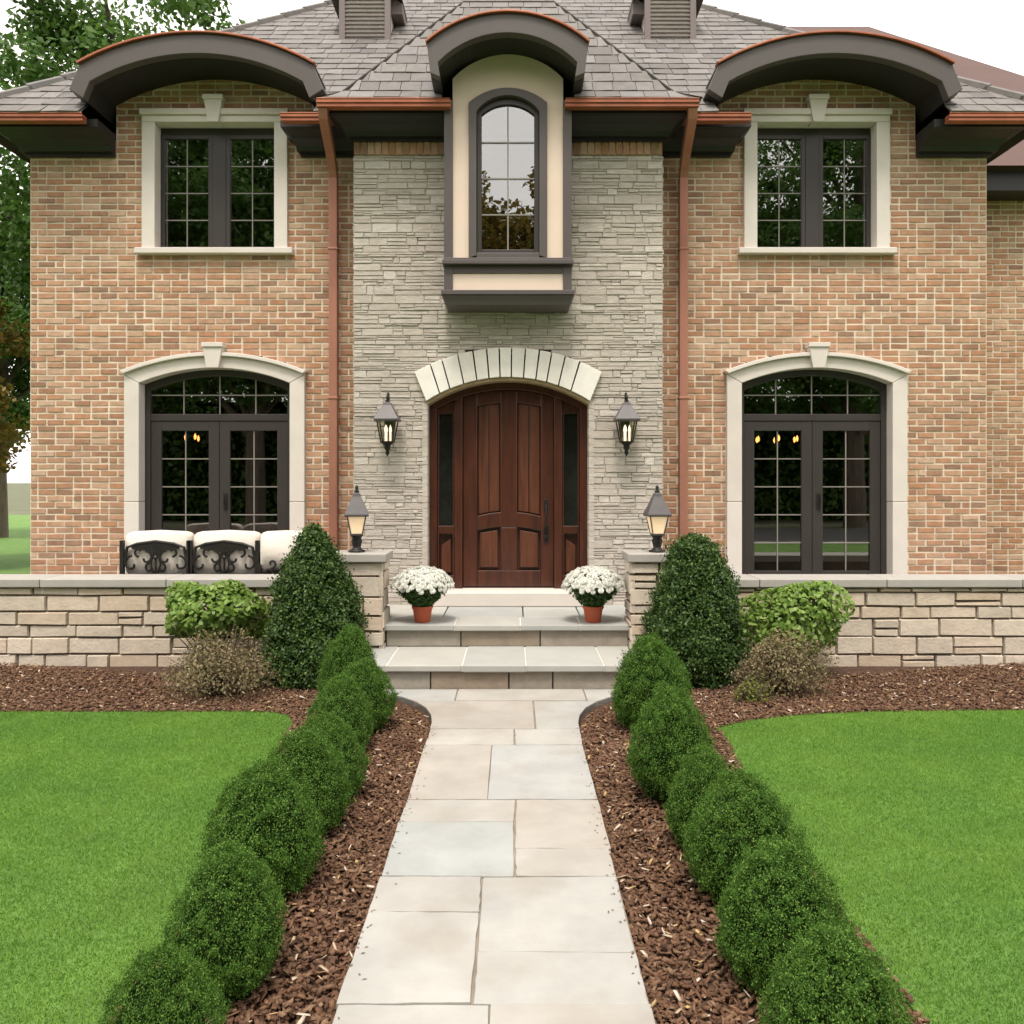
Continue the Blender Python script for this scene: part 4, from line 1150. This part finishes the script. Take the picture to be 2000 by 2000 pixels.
# ================================================================== SHRUBS
def shrub_from(name, me_list): pass
box_protos = []
for k in range(4):
    V = boxwood_mesh(100 + k)
    o = quads_object('crown', V, BOX)
    cm = MB().lathe([(.3, .04), (.60, .16), (.76, .42), (.80, .80), (.68, 1.22), (.46, 1.54), (.22, 1.68), (.02, 1.74)], 18)
    co_ = cm.build('branches', BOXCORE, smooth=True)
    box_protos.append((o.data, co_.data)); bpy.data.objects.remove(o); bpy.data.objects.remove(co_)
rows = [  # px centre, px width, y top, y base, label
 (661, 122, 1176, 1345, 'clipped boxwood ball at the house end of the left row, against the cone shrub'),
 (683, 132, 1240, 1383, 'clipped boxwood ball next to the steps in the left row, touching the path corner'),
 (643, 141, 1273, 1425, 'rounded boxwood third from the steps in the left row'),
 (622, 142, 1345, 1515, 'pale topped boxwood in the middle of the left row, by the lawn corner'),
 (572, 190, 1372, 1583, 'large leaning boxwood in the left row, fifth from the steps'),
 (497, 230, 1433, 1692, 'big dome shaped boxwood in the left row with lawn on its left'),
 (428, 236, 1590, 1887, 'large near boxwood in the left row, second from the bottom of the photo'),
 (300, 236, 1785, 2110, 'nearest boxwood of the left row, cut off by the bottom left corner'),
 (1227, 163, 1194, 1383, 'clipped boxwood ball at the house end of the right row, in front of the steps'),
 (1266, 172, 1285, 1518, 'tall boxwood second from the steps in the right row'),
 (1328, 164, 1403, 1612, 'boxwood in the middle of the right row, half hidden by a bigger one'),
 (1404, 234, 1453, 1712, 'big boxwood with ragged right shoulder in the right row beside the lawn'),
 (1473, 262, 1586, 1880, 'large near boxwood in the right row, second from the bottom of the photo'),
 (1582, 300, 1745, 2110, 'nearest boxwood of the right row, cut off by the bottom right corner'),
]
for i, (px, pw, pt, pb, lab) in enumerate(rows):
    yf = F * EYE / (pb - 907); r = pw / 2 * yf / F
    Y = yf + r * .42; r = pw / 2 * Y / F
    h = Z(pt, Y) + .02
    t = thing('boxwood', lab, 'shrub', (X(px, Y), Y, -.03), rz=random.uniform(0, 6.28), group='clipped boxwoods lining the path')
    lm_, cm_ = box_protos[i % 4]
    a = link('crown', lm_, t); b = link('branches', cm_, t)
    for q in (a, b): q.scale = (r * .92, r * .92, (h + .03) / 2.14)

def cone_shrub(px, pw, pt, pb, label, seed, pr):
    rng = np.random.default_rng(seed)
    yf = F * EYE / (pb - 907); Y = yf + .22; r = pw / 2 * Y / F; h = Z(pt, Y)
    n = 46000
    u = rng.random(n) ** 1.25
    prof = lambda u: np.interp(u, [0, .06, .2, .4, .6, .8, .93, 1.0], pr)
    a = rng.uniform(0, 2 * np.pi, n)
    D = np.stack([np.cos(a), np.sin(a), u * 2.2], 1)
    rr = prof(u) * (1 + .15 * lump(D, np.random.default_rng(seed + 1), 9, (3, 7)) * 2 + .08 * lump(D, np.random.default_rng(seed + 2), 9, (9, 18)) * 2) - np.minimum(.3, rng.exponential(.06, n)) + np.where(rng.random(n) < .06, rng.uniform(0, .10, n), 0)
    P = np.stack([np.cos(a) * rr * r, np.sin(a) * rr * r, u * h + rng.normal(0, .015, n)], 1)
    kc = 420; ci = rng.integers(0, n, kc); Cc = P[ci] * np.array([1.03, 1.03, 1.0])
    sel = rng.random(n) < .55
    pick = rng.integers(0, kc, n)
    P[sel] = Cc[pick[sel]] + rng.normal(0, .030, (int(sel.sum()), 3))
    a = np.arctan2(P[:, 1], P[:, 0])
    N = np.stack([np.cos(a), np.sin(a), np.full(n, .55)], 1)
    t = thing('cone_shrub', label, 'shrub', (X(px, Y), Y, -.03), group='cone shaped evergreens beside the steps')
    quads_object('crown', leaves(P, N, .030, .018, rng, .9), CONEL, t)
    MB().lathe([(r * .55, .02), (r * .80, .12 * h), (r * .84, .25 * h), (r * .76, .42 * h), (r * .58, .6 * h), (r * .32, .8 * h), (.01, .95 * h)], 18).build('branches', BOXCORE, t, smooth=True)
cone_shrub(594, 186, 993, 1290, 'cone shaped evergreen left of the steps, in front of the patio armchair', 21, [.82, .97, 1.0, .90, .72, .46, .29, .06])
cone_shrub(1311, 168, 1008, 1294, 'cone shaped evergreen right of the steps, in front of the right pier', 22, [.60, .80, .97, 1.0, .86, .62, .42, .16])

def broad_shrub(px, pw, pt, pb, Y, label, seed):
    rng = np.random.default_rng(seed)
    r = pw / 2 * Y / F; zt = Z(pt, Y); zb = Z(pb, Y)
    n = 3400
    D = sphere_dirs(n, rng); D[:, 2] = np.where(D[:, 2] < -.75, -D[:, 2], D[:, 2])
    rr = .94 + .27 * lump(D, np.random.default_rng(seed + 1), 7, (3, 7)) * 2 - np.minimum(.5, rng.exponential(.14, n))
    hc = zb + (zt - zb) * .48
    P = D * rr[:, None] * np.array([r, r * .8, (zt - hc)])
    P[:, 2] += hc
    t = thing('broad_leaf_shrub', label, 'shrub', (X(px, Y), Y, -.03), group='broad leaved shrubs against the seat walls')
    N = D.copy(); N[:, 2] += .6; N[:, 1] -= .25
    V = leaves6(P + np.array([0, 0, .03]), N, .062, .037, rng, .7, .3)
    quads_object('foliage', V, HYDL, t, k=6)
    st_ = MB()
    for k in range(26):
        a = random.uniform(0, 6.28); q = P[random.randrange(n)]
        st_.tube([(.08 * math.cos(a), .06 * math.sin(a), 0), (q[0] * .5, q[1] * .5, q[2] * .55), (q[0] * .95, q[1] * .95, q[2] + .02)], [.007, .005, .003], 5)
    st_.build('stems', BARK, t)
broad_shrub(405, 186, 1092, 1215, 7.08, 'bright green broad leaved shrub beside the left cone evergreen, under the patio sofa', 31)
broad_shrub(1507, 196, 1094, 1235, 7.08, 'bright green broad leaved shrub below the right french window', 32)

def bronze_shrub(px, pw, pt, pb, label, seed, cols=BARBL, n=5200, name='bronze_shrub', cat='shrub', group='bronze leaved low shrubs'):
    rng = np.random.default_rng(seed)
    Y = F * EYE / (pb - 907) + .18; r = pw / 2 * Y / F; h = Z(pt, Y)
    t = thing(name, label, cat, (X(px, Y), Y, -.03), group=group)
    D = sphere_dirs(n, rng); D[:, 2] = np.abs(D[:, 2])
    rr = (1 + .28 * lump(D, np.random.default_rng(seed + 1), 7, (3, 8)) * 2) * rng.random(n) ** .38 + np.where(rng.random(n) < .12, rng.uniform(0, .22, n), 0)
    P = D * rr[:, None] * np.array([r * 1.06, r * .8, h * .62]); P[:, 2] = P[:, 2] + h * .38 - (1 - D[:, 2]) * h * .25 * rng.random(n) * 1.3
    P[:, 2] = np.maximum(P[:, 2], .02)
    quads_object('foliage', leaves(P, D, .028, .016, rng, 1.0), cols, t)
    tw = MB()
    for k in range(130):
        q = P[rng.integers(n)]; j = rng.normal(0, .02, 3)
        tw.tube([(q[0] * .08, q[1] * .08, 0), (q[0] * .45 + j[0], q[1] * .45 + j[1], q[2] * .55), (q[0] * 1.12, q[1] * 1.12, q[2] * 1.12)], [.005, .0035, .0015], 4)
    tw.build('twigs', BARK, t)
bronze_shrub(415, 205, 1192, 1322, 'low bronze leaved twiggy shrub in front of the left broad leaved shrub', 41)
bronze_shrub(1474, 172, 1190, 1318, 'low bronze leaved twiggy shrub in front of the right broad leaved shrub', 42)
bronze_shrub(1420, 84, 1272, 1334, 'small yellow green sprawling plant in the mulch left of the right bronze shrub', 43, YGL, 420, 'ground_plant', 'plant', None)

# ================================================================== POTTED MUMS
def mum(loc, label, seed):
    rng = np.random.default_rng(seed)
    t = thing('potted_mum', label, 'potted plant', loc, group='potted white mums on the landing')
    pot = MB().lathe([(.066, 0), (.070, .003), (.090, .125), (.098, .126), (.100, .150), (.092, .152), (.088, .13), (.02, .128)], 28).build('pot', TERRA, t, bevel=.002, smooth=False)
    pot.data.polygons.foreach_set('use_smooth', [True] * len(pot.data.polygons))
    n = 3400
    u = rng.random(n); an = rng.uniform(0, 6.283, n)
    rad_ = np.interp(u, [0, .15, .35, .55, .75, .9, 1], [.075, .13, .205, .245, .225, .15, .03])
    q = rng.random(n) ** .35 * rad_ * (1 + rng.normal(0, .05, n))
    P = np.stack([np.cos(an) * q, np.sin(an) * q, .145 + .325 * u], 1)
    D = unit(np.stack([np.cos(an), np.sin(an), u * 1.6 - .3], 1))
    quads_object('foliage', leaves(P, D, .042, .022, rng, .7), MUML, t)
    st_ = MB()
    for k in range(14):
        a_ = 2 * math.pi * k / 14; st_.tube([(.03 * math.cos(a_), .03 * math.sin(a_), .128), (.07 * math.cos(a_), .07 * math.sin(a_), .22), (.15 * math.cos(a_), .15 * math.sin(a_), .36)], .004, 5)
    st_.build('stems', MUML, t)
    # blossoms
    fl = []; ey = MB(); m_ = 0
    dirs = []
    tries = 0
    while len(dirs) < 240 and tries < 6000:
        tries += 1
        d_ = rng.normal(0, 1, 3); d_ /= np.linalg.norm(d_)
        if d_[2] < -.02 or (d_[2] < .18 and rng.random() < .75): continue
        if all(np.dot(d_, e) < math.cos(.112) for e in dirs): dirs.append(d_)
    for d_ in dirs:
        c = d_ * np.array([.268, .262, .185]) * rng.uniform(.96, 1.05); c[2] += .312
        nrm = d_ + np.array([0, 0, .35]) + rng.normal(0, .18, 3); nrm /= np.linalg.norm(nrm)
        a = np.cross(nrm, [.3, .8, .1]); a /= np.linalg.norm(a); b = np.cross(nrm, a)
        R_ = rng.uniform(.024, .033)
        for ringk, (rk, lift, npet) in enumerate(((1, .001, 13), (.7, .006, 10), (.4, .010, 7))):
            for i in range(npet):
                an = 2 * math.pi * (i + .5 * ringk) / npet + rng.normal(0, .06)
                u = a * math.cos(an) + b * math.sin(an); v = np.cross(nrm, u); w_ = R_ * rk * math.sin(math.pi / npet) * 1.15
                o0 = c + nrm * lift; tip = o0 + u * R_ * rk + nrm * (.004 * (1 + ringk))
                fl.append([o0 + u * .002, o0 + u * R_ * rk * .6 - v * w_, tip, o0 + u * R_ * rk * .6 + v * w_])
    quads_object('blossoms', np.array(fl), PETAL, t)
mum((X(797, 7.33), 7.33, .399), 'white chrysanthemum in a terracotta pot on the landing left of the door', 51)
mum((X(1119, 7.33), 7.33, .399), 'white chrysanthemum in a terracotta pot on the landing right of the door', 52)

# ================================================================== TREES
def tree_proto(seed, h, cr, nclump, nleaf, leaf, mat, base=.28):
    rng = np.random.default_rng(seed); rr = random.Random(seed)
    tk = MB()
    trunk = [(0, 0, 0), (rr.uniform(-.1, .1), rr.uniform(-.1, .1), h * .25), (rr.uniform(-.2, .2), rr.uniform(-.2, .2), h * .5), (rr.uniform(-.3, .3), rr.uniform(-.3, .3), h * .88)]
    tk.tube(trunk, [h * .026, h * .02, h * .014, h * .004], 10)
    P, N = [], []
    for k in range(nclump):
        d_ = rng.normal(0, 1, 3); d_ /= np.linalg.norm(d_)
        q = rng.random() ** .45
        c = np.array([d_[0] * cr * q, d_[1] * cr * q, h * (base + (1 - base) * .5) + d_[2] * q * h * (1 - base) * .48])
        if k % 3 == 0:
            z0 = max(h * .2, c[2] - h * .22)
            tk.tube([(0, 0, z0), (c[0] * .5, c[1] * .5, (z0 + c[2]) / 2 + .1), tuple(c)], [h * .008, h * .005, h * .0015], 6)
        cs = cr * rng.uniform(.16, .30)
        m = int(nleaf / nclump * rng.uniform(.6, 1.4))
        D = sphere_dirs(m, rng) * (rng.random(m) ** .4)[:, None] * cs; D[:, 2] *= .7
        P.append(c + D); N.append(unit(D + np.array([0, 0, cs * .5])))
    P, N = np.concatenate(P), np.concatenate(N)
    V = leaves(P, N, leaf, leaf * .6, rng, .8)
    o = quads_object('crown', V, mat); t_ = tk.build('trunk', BARK)
    r = (o.data, t_.data); bpy.data.objects.remove(o); bpy.data.objects.remove(t_)
    return r
TA = tree_proto(61, 11, 3.4, 120, 42000, .19, TREEL)
TB = tree_proto(62, 10, 3.2, 120, 46000, .20, AUTL, .2)
TC = tree_proto(63, 13, 3.8, 150, 60000, .16, TREEL, .22)
def tree(pr, loc, s, rz, label, group=None, sz=None):
    t = thing('tree', label, 'tree', loc, rz, group=group)
    for nm, me_ in zip(('crown', 'trunk'), pr):
        o = link(nm, me_, t); o.scale = (s, s, sz or s)
    return t
tree(TC, (-8.3, 17.5, -.1), 1.0, .6, 'leafy green tree rising behind the left end of the house', 'trees behind the house')
tree(TB, (-11.5, 15, -.1), .62, 2.2, 'smaller yellowing tree beyond the left side lawn', 'trees behind the house')
tree(TA, (-15.5, 24, -.1), .9, 1.2, 'distant green tree beyond the left side lawn', 'trees behind the house')
G = 'trees across the street mirrored in the window glass'
def far_tree(pr, x, y, h, rz, label):
    base = {id(TA): 11, id(TB): 10, id(TC): 13}[id(pr)]
    tree(pr, (x, y, -.1), h / base, rz, label, G)
far_tree(TA, -9.6, -12, 15.5, .3, 'tall green tree across the street, mirrored in the left upper window')
far_tree(TC, -14.5, -13, 17.5, 2.1, 'largest tree across the street, at the far left of the row')
far_tree(TB, -3.6, -15, 14.4, 1.0, 'yellowing tree across the street, mirrored left in the oriel window')
far_tree(TB, 2.9, -16, 15.4, 3.0, 'yellowing tree across the street, mirrored right in the oriel window')
far_tree(TA, 8.0, -13, 13.6, 4.0, 'green tree across the street, mirrored in the right french window')
far_tree(TC, 13.2, -13, 17.0, 5.0, 'tall green tree across the street, mirrored in the right upper window')

rng = np.random.default_rng(77); n = 30000  # unseen hedge, added to keep bright sky out of the lower panes
P = np.stack([rng.uniform(-24, 24, n), rng.normal(0, .7, n), rng.uniform(0, 1, n)], 1)
P[:, 2] = P[:, 2] * (6.8 + .9 * np.sin(P[:, 0] * .9) + .5 * np.sin(P[:, 0] * 2.3 + 1))
hd = thing('hedge', 'long tall dark green hedge added out of view to darken the french window reflections', 'hedge', (0, -19, -.1))
quads_object('foliage', leaves(P, np.tile([0, 1., .4], (n, 1)), .34, .22, rng, .8), TREEL, hd)
hb = MB()
for k in range(24):
    x = -23.5 + 2.04 * k; hb.tube([(x, 0, 0), (x + .2, .1, 2.0), (x - .1, 0, 3.4)], [.09, .07, .02], 6)
hb.build('stems', BARK, hd)
MB().box(-24, 24, -.3, .3, 0, 5.4).build('branches', BOXCORE, hd)
